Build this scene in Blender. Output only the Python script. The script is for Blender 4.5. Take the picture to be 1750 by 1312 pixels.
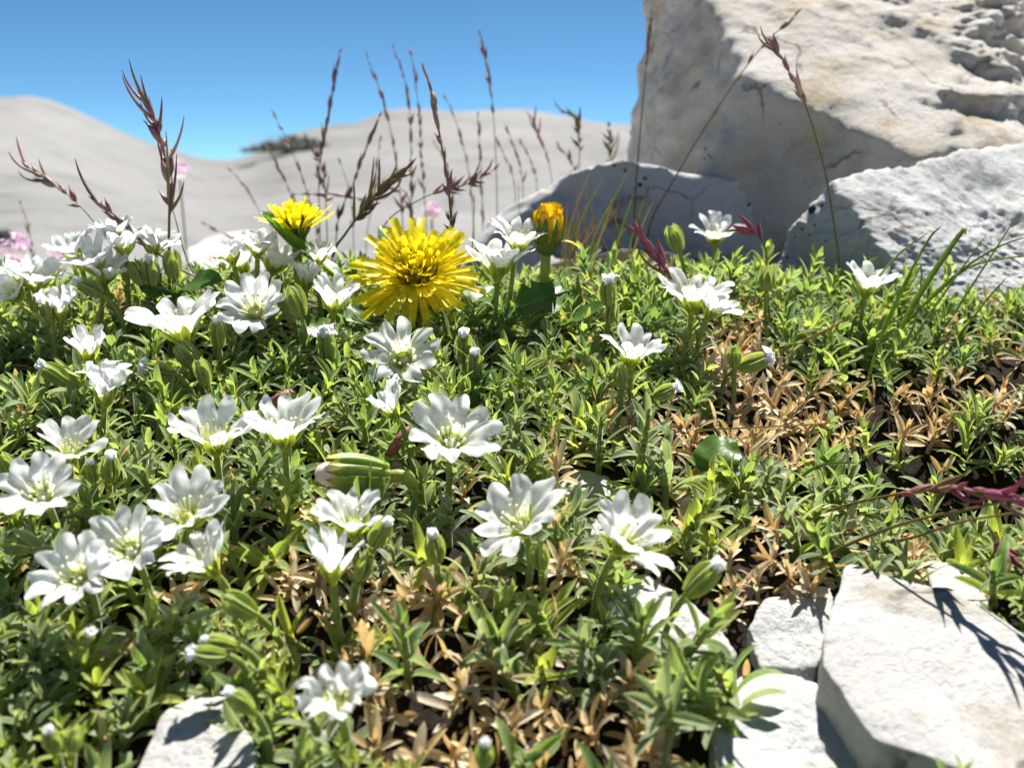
import bpy, bmesh, math, random
import numpy as np
from mathutils import Vector, Matrix, noise
from mathutils.bvhtree import BVHTree

random.seed(11)
rng = np.random.default_rng(11)
R = math.radians
for o in list(bpy.data.objects):
    bpy.data.objects.remove(o)
scene = bpy.context.scene
COL = scene.collection

# ------------------------------------------------------------------ camera
F = 1717.0; CX, CY = 875.0, 656.0          # photo focal length and centre in photo pixels
PITCH = R(11.7); CAMZ = 0.20
cam_d = bpy.data.cameras.new('camera'); cam = bpy.data.objects.new('camera', cam_d)
COL.objects.link(cam)
cam.location = (0, 0, CAMZ); cam.rotation_euler = (R(90) - PITCH, 0, 0)
cam_d.sensor_width = 36; cam_d.lens = 36 * F / 1750
cam_d.clip_start = 0.005; cam_d.clip_end = 3000
cam_d.dof.use_dof = True; cam_d.dof.focus_distance = 0.275; cam_d.dof.aperture_fstop = 19
scene.camera = cam

# ------------------------------------------------------------------ sky and sun
SUN_EL, SUN_AZ = R(62), R(20)              # azimuth measured from +Y towards +X
world = bpy.data.worlds.new('World'); scene.world = world; world.use_nodes = True
nt = world.node_tree; nt.nodes.clear()
sky = nt.nodes.new('ShaderNodeTexSky'); sky.sky_type = 'NISHITA'; sky.sun_disc = False
sky.sun_elevation = SUN_EL; sky.sun_rotation = SUN_AZ
sky.altitude = 4200; sky.air_density = 0.65; sky.dust_density = 0.0; sky.ozone_density = 5.0
bg = nt.nodes.new('ShaderNodeBackground'); bg.inputs[1].default_value = 0.0505
out = nt.nodes.new('ShaderNodeOutputWorld')
tint = nt.nodes.new('ShaderNodeMix'); tint.data_type = 'RGBA'; tint.blend_type = 'MULTIPLY'; tint.inputs[0].default_value = 1; tint.inputs[7].default_value = (.73, 1.02, .97, 1)
nt.links.new(sky.outputs[0], tint.inputs[6]); nt.links.new(tint.outputs[2], bg.inputs[0]); nt.links.new(bg.outputs[0], out.inputs[0])
sun_d = bpy.data.lights.new('sun', 'SUN'); sun_d.energy = 4.9; sun_d.angle = R(0.5); sun_d.color = (1, 0.955, 0.88)
sun = bpy.data.objects.new('sun', sun_d); COL.objects.link(sun)
sdir = Vector((math.sin(SUN_AZ) * math.cos(SUN_EL), math.cos(SUN_AZ) * math.cos(SUN_EL), math.sin(SUN_EL)))
sun.rotation_euler = sdir.to_track_quat('Z', 'Y').to_euler(); sun.location = sdir * 5
vs = scene.view_settings
vs.view_transform = 'Standard'; vs.look = 'None'; vs.gamma = 1; vs.use_curve_mapping = False
vs.exposure = 1.44
scene.cycles.use_denoising = True
scene.cycles.max_bounces = 8; scene.cycles.transmission_bounces = 6; scene.cycles.diffuse_bounces = 4
scene.cycles.sample_clamp_indirect = 6

# ------------------------------------------------------------------ helpers
FWD = Vector((0, math.cos(PITCH), -math.sin(PITCH))); UP = Vector((0, math.sin(PITCH), math.cos(PITCH)))
CAM = Vector((0, 0, CAMZ))
def sm(a, b, x):
    t = min(1.0, max(0.0, (x - a) / (b - a))); return t * t * (3 - 2 * t)
def ray(u, v):
    return Vector(((u - CX) / F, 0, 0)) + UP * ((CY - v) / F) + FWD
def at(u, v, d):                           # point seen at that bearing, d metres along the lens axis
    return CAM + ray(u, v) * d
def to_px(p):
    q = Vector(p) - CAM; d = q.dot(FWD)
    if d < 1e-4: return (-1e5, -1e5, d)
    return (CX + F * q.x / d, CY - F * q.dot(UP) / d, d)

SIL = [(-900, 215), (-400, 225), (-200, 190), (0, 174), (80, 174), (130, 185), (200, 210), (280, 245), (350, 267), (390, 271),
       (440, 264), (500, 234), (560, 214), (620, 203), (680, 185), (740, 181), (900, 188), (1080, 207), (1300, 225), (1750, 240), (2600, 215)]
SIL_A = np.array([math.atan2(u - CX, F) for u, v in SIL])
SIL_E = np.array([math.atan2(CY - v, F) - PITCH for u, v in SIL])
def hill(az, r):
    e = float(np.interp(az, SIL_A, SIL_E))
    Rr = 62 + 16 * math.sin(az * 3.1 + 0.6)
    if r <= Rr:
        t = math.log(max(r, 1.0) / 3.0) / math.log(Rr / 3.0)
        t = min(1, max(0, t)); k = t ** 1.25
        z = CAMZ + r * math.tan(R(-9.5) * (1 - k) + e * k)
    else:
        z = CAMZ + Rr * math.tan(e) - (r - Rr) * 0.12
    n = noise.fractal(Vector((r * math.sin(az) * .12, r * math.cos(az) * .12, 3.1)), 1.0, 2.0, 4)
    return z + n * min(r, 40) * 0.014 * (1 if r < Rr * .8 else 0.35)

def ground(x, y):
    yc = 0.345 + 0.02 * sm(0.0, 0.12, x)
    if y < yc:
        z = 0.090 + 0.325 * (max(y, 0.02) - 0.153) if y > 0.02 else 0.0468
    else:
        zc = 0.090 + 0.325 * (yc - 0.153); t = max(0, y - yc - .25 * sm(-.04, .06, x)); zc += .05 * min(y - yc, .25) * sm(-.04, .06, x)
        z = zc + 0.325 * t * math.exp(-t / .03) * 0.6 - 0.34 * (1 - math.exp(-(t / .55) ** 2)) - 0.10 * t
    z += 0.006 * sm(0, .12, -x) * math.sin(y * 40) * 0.3
    # the hollow in front of the rock on the right
    z -= 0.011 * sm(.055, .12, x) * sm(.20, .27, y)
    z -= 0.020 * math.exp(-(((x - 0.122) / .042) ** 2 + ((y - 0.262) / .032) ** 2))
    z += 0.0032 * noise.noise(Vector((x * 55, y * 55, 0))) + 0.0014 * noise.noise(Vector((x * 190, y * 190, 4)))
    if y > 1.2: z += 0.03 * min(y - 1.2, 1) * noise.noise(Vector((x * 3, y * 3, 1)))
    return z
def hit(u, v, h=0.0):                      # where the bearing meets the ground raised by h
    d0 = 0.08; r_ = ray(u, v); prev = None
    d = d0
    while d < 3:
        p = CAM + r_ * d
        f = p.z - (ground(p.x, p.y) + h)
        if f < 0:
            if prev is None: return p
            a, b = prev, d
            for _ in range(18):
                m = (a + b) / 2; p = CAM + r_ * m
                if p.z - (ground(p.x, p.y) + h) < 0: b = m
                else: a = m
            return CAM + r_ * b
        prev = d; d += 0.006
    return at(u, v, 0.42)

def tag(o, label=None, cat=None, group=None, kind=None):
    if label: o['label'] = label
    if cat: o['category'] = cat
    if group: o['group'] = group
    if kind: o['kind'] = kind
    return o
def empty(name, loc):
    o = bpy.data.objects.new(name, None); COL.objects.link(o); o.location = loc
    o.empty_display_size = 0.004
    return o
def link(name, me, parent=None, M=None):
    o = bpy.data.objects.new(name, me); COL.objects.link(o)
    if parent is not None: o.parent = parent
    if M is not None: o.matrix_basis = M
    return o
def mesh_np(name, V, Q, UV=None, var=None, mat=None, smooth=True):
    V = np.asarray(V, dtype=np.float32); Q = np.asarray(Q, dtype=np.int32)
    me = bpy.data.meshes.new(name)
    me.vertices.add(len(V)); me.vertices.foreach_set('co', V.ravel())
    k = Q.shape[1]
    me.loops.add(Q.size); me.loops.foreach_set('vertex_index', Q.ravel())
    me.polygons.add(len(Q))
    me.polygons.foreach_set('loop_start', np.arange(0, Q.size, k, dtype=np.int32))
    me.polygons.foreach_set('loop_total', np.full(len(Q), k, dtype=np.int32))
    if smooth: me.polygons.foreach_set('use_smooth', np.ones(len(Q), dtype=bool))
    if UV is not None:                     # one uv per vertex
        l = me.uv_layers.new(name='UVMap'); l.data.foreach_set('uv', np.asarray(UV, dtype=np.float32)[Q.ravel()].ravel())
    if var is not None:
        a = me.attributes.new('var', 'FLOAT', 'POINT'); a.data.foreach_set('value', np.asarray(var, dtype=np.float32))
    me.update(); me.validate()
    if mat: me.materials.append(mat)
    return me
def grid_quads(nr, nc, base=0, closed=False):
    q = []
    cc = nc if closed else nc - 1
    for i in range(nr - 1):
        for j in range(cc):
            a = base + i * nc + j; b = base + i * nc + (j + 1) % nc
            q.append((a, b, b + nc, a + nc))
    return q
class Merge:                               # gathers (verts, quads, uv) chunks into one mesh
    def __init__(s): s.V = []; s.Q = []; s.U = []; s.A = []; s.n = 0
    def add(s, V, Q, U, M=None, var=0.5):
        V = np.asarray(V, float)
        if M is not None:
            m = np.array(M); V = V @ m[:3, :3].T + m[:3, 3]
        s.V.append(V); s.Q.append(np.asarray(Q) + s.n); s.U.append(np.asarray(U, float)); s.A.append(np.full(len(V), var)); s.n += len(V)
    def mesh(s, name, mat): return mesh_np(name, np.vstack(s.V), np.vstack(s.Q), np.vstack(s.U), np.concatenate(s.A), mat)
def frame(axis, roll=0.0, pos=(0, 0, 0), scale=1.0):
    q = Vector(axis).normalized().to_track_quat('Z', 'Y')
    return Matrix.Translation(pos) @ q.to_matrix().to_4x4() @ Matrix.Rotation(roll, 4, 'Z') @ Matrix.Scale(scale, 4)
def spline(pts, n):
    P = [Vector(p) for p in pts]; P = [P[0] * 2 - P[1]] + P + [P[-1] * 2 - P[-2]]
    out = []; m = len(P) - 3
    for k in range(n):
        s = k / (n - 1) * m; i = min(int(s), m - 1); t = s - i
        a, b, c, d = P[i:i + 4]
        out.append(0.5 * ((2 * b) + (c - a) * t + (2 * a - 5 * b + 4 * c - d) * t * t + (3 * b - a - 3 * c + d) * t ** 3))
    return out
def tube(path, radii, ns=6):
    V = []; U = []; n = len(path); prev = None
    for i, p in enumerate(path):
        t = (path[min(i + 1, n - 1)] - path[max(i - 1, 0)]).normalized()
        if prev is None:
            a = t.orthogonal().normalized()
        else:
            a = (prev - t * prev.dot(t)).normalized()
        prev = a; b = t.cross(a)
        for j in range(ns):
            w = 2 * math.pi * j / ns
            V.append(p + (a * math.cos(w) + b * math.sin(w)) * radii[i]); U.append((j / ns, i / (n - 1)))
    return [tuple(v) for v in V], grid_quads(n, ns, 0, True), U
def lathe(prof, ns=10):
    V = []; U = []
    for i, (r, z) in enumerate(prof):
        for j in range(ns):
            w = 2 * math.pi * j / ns
            V.append((r * math.cos(w), r * math.sin(w), z)); U.append((j / ns, i / (len(prof) - 1)))
    return V, grid_quads(len(prof), ns, 0, True), U

# ------------------------------------------------------------------ materials
def newmat(name):
    m = bpy.data.materials.new(name); m.use_nodes = True
    nt = m.node_tree; nt.nodes.clear()
    return m, nt, nt.nodes.new, nt.links.new
def ramp(new, stops):
    r = new('ShaderNodeValToRGB'); e = r.color_ramp.elements
    while len(e) < len(stops): e.new(0.5)
    for k, (p, c) in enumerate(stops):
        e[k].position = p; e[k].color = (*c, 1)
    return r
def plant_mat(name, base_cols, tip_mix, trans=0.4, rough=0.5, sheen=0.0, edge=None, attr=False, vein=0.0, tcol=None, bump=0.25, spec=0.35):
    """base_cols: ramp over the piece's own random value; tip_mix: ramp (position along the piece) multiplied in; edge: colour of the hairy margin"""
    m, nt, new, ln = newmat(name)
    uv = new('ShaderNodeUVMap'); sep = new('ShaderNodeSeparateXYZ'); ln(uv.outputs[0], sep.inputs[0])
    if attr:
        rn = new('ShaderNodeAttribute'); rn.attribute_name = 'var'; rs = rn.outputs['Fac']
    else:
        rn = new('ShaderNodeObjectInfo'); rs = rn.outputs['Random']
    n = len(base_cols)
    r1 = ramp(new, [(i / max(1, n - 1), c) for i, c in enumerate(base_cols)]); ln(rs, r1.inputs[0])
    r2 = ramp(new, tip_mix); ln(sep.outputs[1], r2.inputs[0])
    mx = new('ShaderNodeMix'); mx.data_type = 'RGBA'; mx.blend_type = 'MULTIPLY'; mx.inputs[0].default_value = 1
    ln(r1.outputs[0], mx.inputs[6]); ln(r2.outputs[0], mx.inputs[7])
    col = mx.outputs[2]
    tc = new('ShaderNodeTexCoord')
    nz = new('ShaderNodeTexNoise'); nz.inputs['Scale'].default_value = 420; nz.inputs['Detail'].default_value = 3; ln(tc.outputs['Object'], nz.inputs[0])
    r3 = ramp(new, [(0.3, (0.72, 0.72, 0.72)), (0.7, (1.15, 1.15, 1.15))]); ln(nz.outputs[0], r3.inputs[0])
    mx2 = new('ShaderNodeMix'); mx2.data_type = 'RGBA'; mx2.blend_type = 'MULTIPLY'; mx2.inputs[0].default_value = 0.8
    ln(col, mx2.inputs[6]); ln(r3.outputs[0], mx2.inputs[7]); col = mx2.outputs[2]
    if edge is not None or vein:
        sb = new('ShaderNodeMath'); sb.operation = 'SUBTRACT'; ln(sep.outputs[0], sb.inputs[0]); sb.inputs[1].default_value = 0.5
        ab = new('ShaderNodeMath'); ab.operation = 'ABSOLUTE'; ln(sb.outputs[0], ab.inputs[0])
    if edge is not None:
        mr = new('ShaderNodeMapRange'); mr.inputs[1].default_value = 0.36; mr.inputs[2].default_value = 0.5; mr.inputs[4].default_value = 0.7
        ln(ab.outputs[0], mr.inputs[0])
        mx3 = new('ShaderNodeMix'); mx3.data_type = 'RGBA'; ln(mr.outputs[0], mx3.inputs[0]); ln(col, mx3.inputs[6]); mx3.inputs[7].default_value = (*edge, 1)
        col = mx3.outputs[2]
    if vein:
        wv = new('ShaderNodeMath'); wv.operation = 'MULTIPLY'; ln(sep.outputs[0], wv.inputs[0]); wv.inputs[1].default_value = 52
        sn = new('ShaderNodeMath'); sn.operation = 'SINE'; ln(wv.outputs[0], sn.inputs[0])
        mr = new('ShaderNodeMapRange'); mr.inputs[1].default_value = 0.55; mr.inputs[2].default_value = 1.0; ln(sn.outputs[0], mr.inputs[0])
        fd = new('ShaderNodeMapRange'); fd.inputs[1].default_value = 0.85; fd.inputs[2].default_value = 0.3; ln(sep.outputs[1], fd.inputs[0])
        mu = new('ShaderNodeMath'); mu.operation = 'MULTIPLY'; ln(mr.outputs[0], mu.inputs[0]); ln(fd.outputs[0], mu.inputs[1])
        m2 = new('ShaderNodeMath'); m2.operation = 'MULTIPLY'; ln(mu.outputs[0], m2.inputs[0]); m2.inputs[1].default_value = vein
        mx4 = new('ShaderNodeMix'); mx4.data_type = 'RGBA'; ln(m2.outputs[0], mx4.inputs[0]); ln(col, mx4.inputs[6]); mx4.inputs[7].default_value = (0.42, 0.45, 0.38, 1)
        col = mx4.outputs[2]
    p = new('ShaderNodeBsdfPrincipled'); p.inputs['Roughness'].default_value = rough; p.inputs['Specular IOR Level'].default_value = spec
    if sheen: p.inputs['Sheen Weight'].default_value = sheen; p.inputs['Sheen Roughness'].default_value = 0.4
    ln(col, p.inputs['Base Color'])
    bp = new('ShaderNodeBump'); bp.inputs['Strength'].default_value = bump; bp.inputs['Distance'].default_value = 0.0006
    ln(nz.outputs[0], bp.inputs['Height']); ln(bp.outputs[0], p.inputs['Normal'])
    tr = new('ShaderNodeBsdfTranslucent')
    if tcol is not None:
        mt = new('ShaderNodeMix'); mt.data_type = 'RGBA'; mt.blend_type = 'MULTIPLY'; mt.inputs[0].default_value = 1
        ln(col, mt.inputs[6]); mt.inputs[7].default_value = (*tcol, 1); ln(mt.outputs[2], tr.inputs[0])
    else: ln(col, tr.inputs[0])
    ms = new('ShaderNodeMixShader'); ms.inputs[0].default_value = trans
    ln(p.outputs[0], ms.inputs[1]); ln(tr.outputs[0], ms.inputs[2])
    o = new('ShaderNodeOutputMaterial'); ln(ms.outputs[0], o.inputs[0])
    return m

W1 = (1, 1, 1)
LEAF_C = [(0.09, 0.160, 0.062), (0.15, 0.240, 0.078), (0.23, 0.33, 0.095), (0.34, 0.41, 0.12), (0.25, 0.32, 0.16)]
LEAF_T = [(0.0, (1.7, 1.35, .55)), (0.22, (1.15, 1.08, .8)), (0.5, W1), (0.93, W1), (1.0, (1.5, 1.2, .8))]
DRY_C = [(0.48, 0.35, 0.155), (0.57, 0.455, 0.235), (0.64, 0.54, 0.35), (0.62, 0.575, 0.47), (0.34, 0.25, 0.13)]
DRY_T = [(0, (.85, .78, .65)), (.4, W1), (1, (1.1, 1.1, 1.05))]
M = {}
M['leaf'] = plant_mat('downy_leaf', LEAF_C, LEAF_T, .52, .62, .6, edge=(0.48, 0.52, 0.30), tcol=(1.30, 1.34, .72), spec=.2)
LIME_C = [(0.24, 0.33, 0.075), (0.33, 0.41, 0.09), (0.42, 0.46, 0.12)]
SILV_C = [(0.17, 0.235, 0.115), (0.24, 0.30, 0.16), (0.30, 0.36, 0.21)]
M['leaf_l'] = plant_mat('lime_leaf', LIME_C, LEAF_T, .56, .62, .5, edge=(0.50, 0.53, 0.25), tcol=(1.30, 1.3, .65), spec=.2)
M['leaf_s'] = plant_mat('silvery_leaf', SILV_C, LEAF_T, .48, .65, .9, edge=(0.52, 0.55, 0.38), tcol=(1.25, 1.3, .75), spec=.2)
M['leaf_a'] = plant_mat('downy_leaf_mat', LEAF_C, LEAF_T, .52, .62, .6, edge=(0.48, 0.52, 0.30), attr=True, tcol=(1.30, 1.34, .72), spec=.2)
M['dry'] = plant_mat('dry_leaf', DRY_C, DRY_T, .38, .6, .1, tcol=(1.25, 1.05, .8))
M['dry_a'] = plant_mat('dry_leaf_mat', DRY_C, DRY_T, .38, .6, .1, attr=True, tcol=(1.25, 1.05, .8))
M['petal'] = plant_mat('white_petal', [(0.86, 0.87, 0.88), (0.90, 0.90, 0.90)], [(0, (.85, .90, .16)), (.20, (.95, .97, .50)), (.40, W1), (1, W1)], .54, .42, .1, vein=.35, bump=.08, spec=.25, tcol=(1.07, 1.07, 1.07))
M['sepal'] = plant_mat('sepal', [(0.28, 0.36, 0.07), (0.36, 0.42, 0.085)], [(0, (1.7, 1.35, .6)), (.5, W1), (1, (.85, .95, .9))], .62, .5, .3, edge=(.50, .55, .26), tcol=(1.5, 1.42, .55))
M['budsepal'] = plant_mat('bud_sepal', [(0.27, 0.35, 0.10), (0.34, 0.40, 0.12)], [(0, (1.2, 1.1, .8)), (.5, W1), (1, (1.05, 1.05, 1.0))], .45, .6, .6, edge=(.40, .46, .22), tcol=(1.2, 1.2, .6), spec=.2)
M['stem'] = plant_mat('flower_stem', [(0.17, 0.25, 0.05), (0.25, 0.31, 0.06)], [(0, (1.1, 1, .8)), (1, W1)], .3, .5, .5, tcol=(1.4, 1.4, .6))
M['anther'] = plant_mat('stamens', [(0.75, 0.74, 0.42)], [(0, (.8, .9, .35)), (1, (1.05, 1.05, .9))], .35, .5)
M['ovary'] = plant_mat('ovary', [(0.72, 0.72, 0.10)], [(0, W1), (1, W1)], .3, .45)
M['yellow'] = plant_mat('yellow_ray', [(0.83, 0.66, 0.012), (0.85, 0.71, 0.016), (0.86, 0.74, 0.03)], [(0, (1, .95, .8)), (.5, W1), (1, (1, 1.03, 1))], .5, .5, .1, tcol=(1.1, 1.1, .6), bump=.2)
M['gold'] = plant_mat('golden_ray', [(0.82, 0.60, 0.01), (0.84, 0.68, 0.02)], [(0, (1, .85, .6)), (.90, W1), (.96, (.8, .6, .5)), (1, (.4, .28, .25))], .35, .55, tcol=(1.05, .95, .5))
M['bract'] = plant_mat('bract', [(0.06, 0.10, 0.025), (0.10, 0.15, 0.03)], [(0, (1.2, 1.15, .8)), (.7, W1), (1, (.6, .45, .5))], .3, .45, .1)
M['bud'] = plant_mat('bud_bract', [(0.22, 0.32, 0.055), (0.28, 0.37, 0.065)], [(0, W1), (.75, W1), (.92, (1.6, 1.0, 1.3)), (1, (.5, .3, .5))], .35, .45, .2, edge=(.16, .24, .05), tcol=(1.3, 1.3, .6))
M['budtip'] = plant_mat('bud_tip', [(0.72, 0.62, 0.50)], [(0, W1), (.6, W1), (1, (.9, .7, .65))], .3, .6)
M['broad'] = plant_mat('broad_leaf', [(0.05, 0.13, 0.012), (0.085, 0.18, 0.016)], [(0, (1.5, 1.1, .8)), (.3, W1), (1, W1)], .42, .38, tcol=(1.3, 1.45, .5), spec=.5)
M['spike'] = plant_mat('purple_spikelet', [(0.24, 0.125, 0.165), (0.33, 0.14, 0.20), (0.27, 0.20, 0.15), (0.46, 0.33, 0.36)], [(0, (1.1, 1.3, .8)), (.5, W1), (1, (.55, .6, .5))], .3, .45, .1, tcol=(1.6, 1.1, .9))
M['spike_g'] = plant_mat('greenish_spikelet', [(0.19, 0.19, 0.05), (0.17, 0.10, 0.07), (0.26, 0.23, 0.07)], [(0, W1), (.5, W1), (1, (.5, .45, .4))], .35, .45, .1, tcol=(1.5, 1.4, .7))
M['spike_m'] = plant_mat('magenta_spikelet', [(0.26, 0.045, 0.11), (0.33, 0.07, 0.16), (0.20, 0.16, 0.06)], [(0, (1, 1.2, .9)), (.5, W1), (1, (.7, .6, .6))], .35, .45, .1, tcol=(1.5, 1, 1))
M['gstem'] = plant_mat('grass_stalk', [(0.13, 0.15, 0.035), (0.16, 0.10, 0.05)], [(0, (1, 1.3, .8)), (1, (1.1, .8, .8))], .2, .45)
M['blade'] = plant_mat('grass_blade', [(0.08, 0.16, 0.02), (0.13, 0.20, 0.025), (0.17, 0.21, 0.03)], [(0, W1), (.8, W1), (1, (1.8, .9, .6))], .4, .4, tcol=(1.4, 1.4, .5))
M['rust'] = plant_mat('rusty_blade', [(0.34, 0.17, 0.055), (0.40, 0.25, 0.09)], [(0, (.7, 1, .6)), (.4, W1), (1, W1)], .35, .5)
M['pink'] = plant_mat('pink_floret', [(0.72, 0.50, 0.68), (0.78, 0.60, 0.74)], [(0, W1), (1, W1)], .4, .6)
M['pinkbase'] = plant_mat('papery_calyx', [(0.48, 0.22, 0.13)], [(0, W1), (1, W1)], .35, .7)
M['wilt'] = plant_mat('wilted_pink', [(0.42, 0.16, 0.17), (0.5, 0.22, 0.22)], [(0, (.8, .8, .6)), (1, W1)], .3, .6)
M['shrub'] = plant_mat('far_shrub_leaf', [(0.16, 0.175, 0.16), (0.21, 0.22, 0.195)], [(0, W1), (1, W1)], .2, .7, attr=True)

def rock_mat(name, c1, c2, stain, fine=900, pit=0.4, bumpd=0.0012):
    m, nt, new, ln = newmat(name)
    tc = new('ShaderNodeTexCoord')
    def nzs(scale, detail, rough=.55):
        n = new('ShaderNodeTexNoise'); n.inputs['Scale'].default_value = scale; n.inputs['Detail'].default_value = detail; n.inputs['Roughness'].default_value = rough
        ln(tc.outputs['Object'], n.inputs[0]); return n
    n1 = nzs(22, 6, .6); r1 = ramp(new, [(.35, c1), (.65, c2)]); ln(n1.outputs[0], r1.inputs[0])
    n2 = nzs(38, 5, .6); r2 = ramp(new, [(.52, (0, 0, 0)), (.70, (1, 1, 1))]); ln(n2.outputs[0], r2.inputs[0])
    mx = new('ShaderNodeMix'); mx.data_type = 'RGBA'; ln(r2.outputs[0], mx.inputs[0]); ln(r1.outputs[0], mx.inputs[6]); mx.inputs[7].default_value = (*stain, 1)
    n3 = nzs(fine * .55, 5, .7); r3 = ramp(new, [(.30, (.62, .62, .64)), (.47, (.96, .96, .96)), (.7, (1.06, 1.06, 1.05))]); ln(n3.outputs[0], r3.inputs[0])
    mm = new('ShaderNodeMix'); mm.data_type = 'RGBA'; mm.blend_type = 'MULTIPLY'; mm.inputs[0].default_value = pit; ln(mx.outputs[2], mm.inputs[6]); ln(r3.outputs[0], mm.inputs[7])
    vo = new('ShaderNodeTexVoronoi'); vo.inputs['Scale'].default_value = 210; ln(tc.outputs['Object'], vo.inputs[0])
    r4 = ramp(new, [(.07, (.18, .18, .19)), (.13, (1, 1, 1))]); ln(vo.outputs['Distance'], r4.inputs[0])
    n5 = nzs(16, 3); r5 = ramp(new, [(.56, (0, 0, 0)), (.68, (1, 1, 1))]); ln(n5.outputs[0], r5.inputs[0])
    m4 = new('ShaderNodeMix'); m4.data_type = 'RGBA'; m4.blend_type = 'MULTIPLY'; ln(r5.outputs[0], m4.inputs[0]); ln(mm.outputs[2], m4.inputs[6]); ln(r4.outputs[0], m4.inputs[7])
    nw = nzs(30, 4); sc_ = new('ShaderNodeVectorMath'); sc_.operation = 'SCALE'; sc_.inputs[3].default_value = .035; ln(nw.outputs[1], sc_.inputs[0])
    ad = new('ShaderNodeVectorMath'); ad.operation = 'ADD'; ln(tc.outputs['Object'], ad.inputs[0]); ln(sc_.outputs[0], ad.inputs[1])
    vc = new('ShaderNodeTexVoronoi'); vc.feature = 'DISTANCE_TO_EDGE'; vc.inputs['Scale'].default_value = 19; ln(ad.outputs[0], vc.inputs[0])
    rc = ramp(new, [(.006, (.42, .40, .37)), (.020, (1, 1, 1))]); ln(vc.outputs['Distance'], rc.inputs[0])
    nm = nzs(24, 3); rm = ramp(new, [(.50, (0, 0, 0)), (.60, (1, 1, 1))]); ln(nm.outputs[0], rm.inputs[0])
    m5 = new('ShaderNodeMix'); m5.data_type = 'RGBA'; m5.blend_type = 'MULTIPLY'; ln(rm.outputs[0], m5.inputs[0]); ln(m4.outputs[2], m5.inputs[6]); ln(rc.outputs[0], m5.inputs[7])
    p = new('ShaderNodeBsdfPrincipled'); p.inputs['Roughness'].default_value = .92; p.inputs['Specular IOR Level'].default_value = .2
    ln(m5.outputs[2], p.inputs['Base Color'])
    n6 = nzs(fine * .28, 8, .72)
    b1 = new('ShaderNodeBump'); b1.inputs['Strength'].default_value = .9; b1.inputs['Distance'].default_value = bumpd; ln(n6.outputs[0], b1.inputs['Height'])
    n7 = nzs(fine * 1.6, 3, .6)
    b2 = new('ShaderNodeBump'); b2.inputs['Strength'].default_value = .6; b2.inputs['Distance'].default_value = bumpd * .3; ln(n7.outputs[0], b2.inputs['Height']); ln(b1.outputs[0], b2.inputs['Normal'])
    ln(b2.outputs[0], p.inputs['Normal'])
    o = new('ShaderNodeOutputMaterial'); ln(p.outputs[0], o.inputs[0])
    return m
M['boulder'] = rock_mat('boulder_limestone', (.40, .378, .340), (.50, .48, .45), (.38, .315, .225), 620, .45, .0030)
M['grey_rock'] = rock_mat('grey_limestone', (.40, .41, .42), (.52, .52, .51), (.33, .34, .34), 800, .5, .0022)
M['white_rock'] = rock_mat('white_limestone', (.41, .405, .395), (.49, .485, .475), (.31, .285, .24), 900, .6, .0016)
M['shaded_rock'] = rock_mat('shaded_limestone', (.40, .41, .42), (.50, .50, .49), (.40, .36, .29), 520, .4, .002)  # limestone copy toned bluish grey, shade put into the colour
m, nt, new, ln = newmat('black_lichen')
p = new('ShaderNodeBsdfPrincipled'); p.inputs['Base Color'].default_value = (.02, .02, .022, 1); p.inputs['Roughness'].default_value = .95
o = new('ShaderNodeOutputMaterial'); ln(p.outputs[0], o.inputs[0]); M['lichen'] = m

def soil_mat():
    m, nt, new, ln = newmat('dark_soil')
    tc = new('ShaderNodeTexCoord')
    n1 = new('ShaderNodeTexNoise'); n1.inputs['Scale'].default_value = 160; n1.inputs['Detail'].default_value = 8; n1.inputs['Roughness'].default_value = .7; ln(tc.outputs['Object'], n1.inputs[0])
    r1 = ramp(new, [(.3, (.008, .0065, .005)), (.55, (.024, .018, .013)), (.75, (.06, .046, .033))]); ln(n1.outputs[0], r1.inputs[0])
    # pale scree once the turf ends
    sp = new('ShaderNodeSeparateXYZ'); ln(tc.outputs['Object'], sp.inputs[0])
    ay = new('ShaderNodeMath'); ay.operation = 'SUBTRACT'; ln(sp.outputs[1], ay.inputs[0]); ay.inputs[1].default_value = .305
    ab = new('ShaderNodeMath'); ab.operation = 'ABSOLUTE'; ln(ay.outputs[0], ab.inputs[0])
    ax = new('ShaderNodeMath'); ax.operation = 'ABSOLUTE'; ln(sp.outputs[0], ax.inputs[0])
    a2 = new('ShaderNodeMath'); a2.operation = 'MULTIPLY'; ln(ax.outputs[0], a2.inputs[0]); a2.inputs[1].default_value = .62
    mxx = new('ShaderNodeMath'); mxx.operation = 'MAXIMUM'; ln(ab.outputs[0], mxx.inputs[0]); ln(a2.outputs[0], mxx.inputs[1])
    mr = new('ShaderNodeMapRange'); mr.inputs[1].default_value = .19; mr.inputs[2].default_value = .215; ln(mxx.outputs[0], mr.inputs[0])
    n2 = new('ShaderNodeTexNoise'); n2.inputs['Scale'].default_value = 14; n2.inputs['Detail'].default_value = 8; ln(tc.outputs['Object'], n2.inputs[0])
    r2 = ramp(new, [(.3, (.46, .455, .44)), (.7, (.60, .59, .575))]); ln(n2.outputs[0], r2.inputs[0])
    mx = new('ShaderNodeMix'); mx.data_type = 'RGBA'; ln(mr.outputs[0], mx.inputs[0]); ln(r1.outputs[0], mx.inputs[6]); ln(r2.outputs[0], mx.inputs[7])
    p = new('ShaderNodeBsdfPrincipled'); p.inputs['Roughness'].default_value = .95; p.inputs['Specular IOR Level'].default_value = .15; ln(mx.outputs[2], p.inputs['Base Color'])
    b = new('ShaderNodeBump'); b.inputs['Distance'].default_value = .004; ln(n1.outputs[0], b.inputs['Height']); ln(b.outputs[0], p.inputs['Normal'])
    o = new('ShaderNodeOutputMaterial'); ln(p.outputs[0], o.inputs[0]); return m
M['soil'] = soil_mat()
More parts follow.
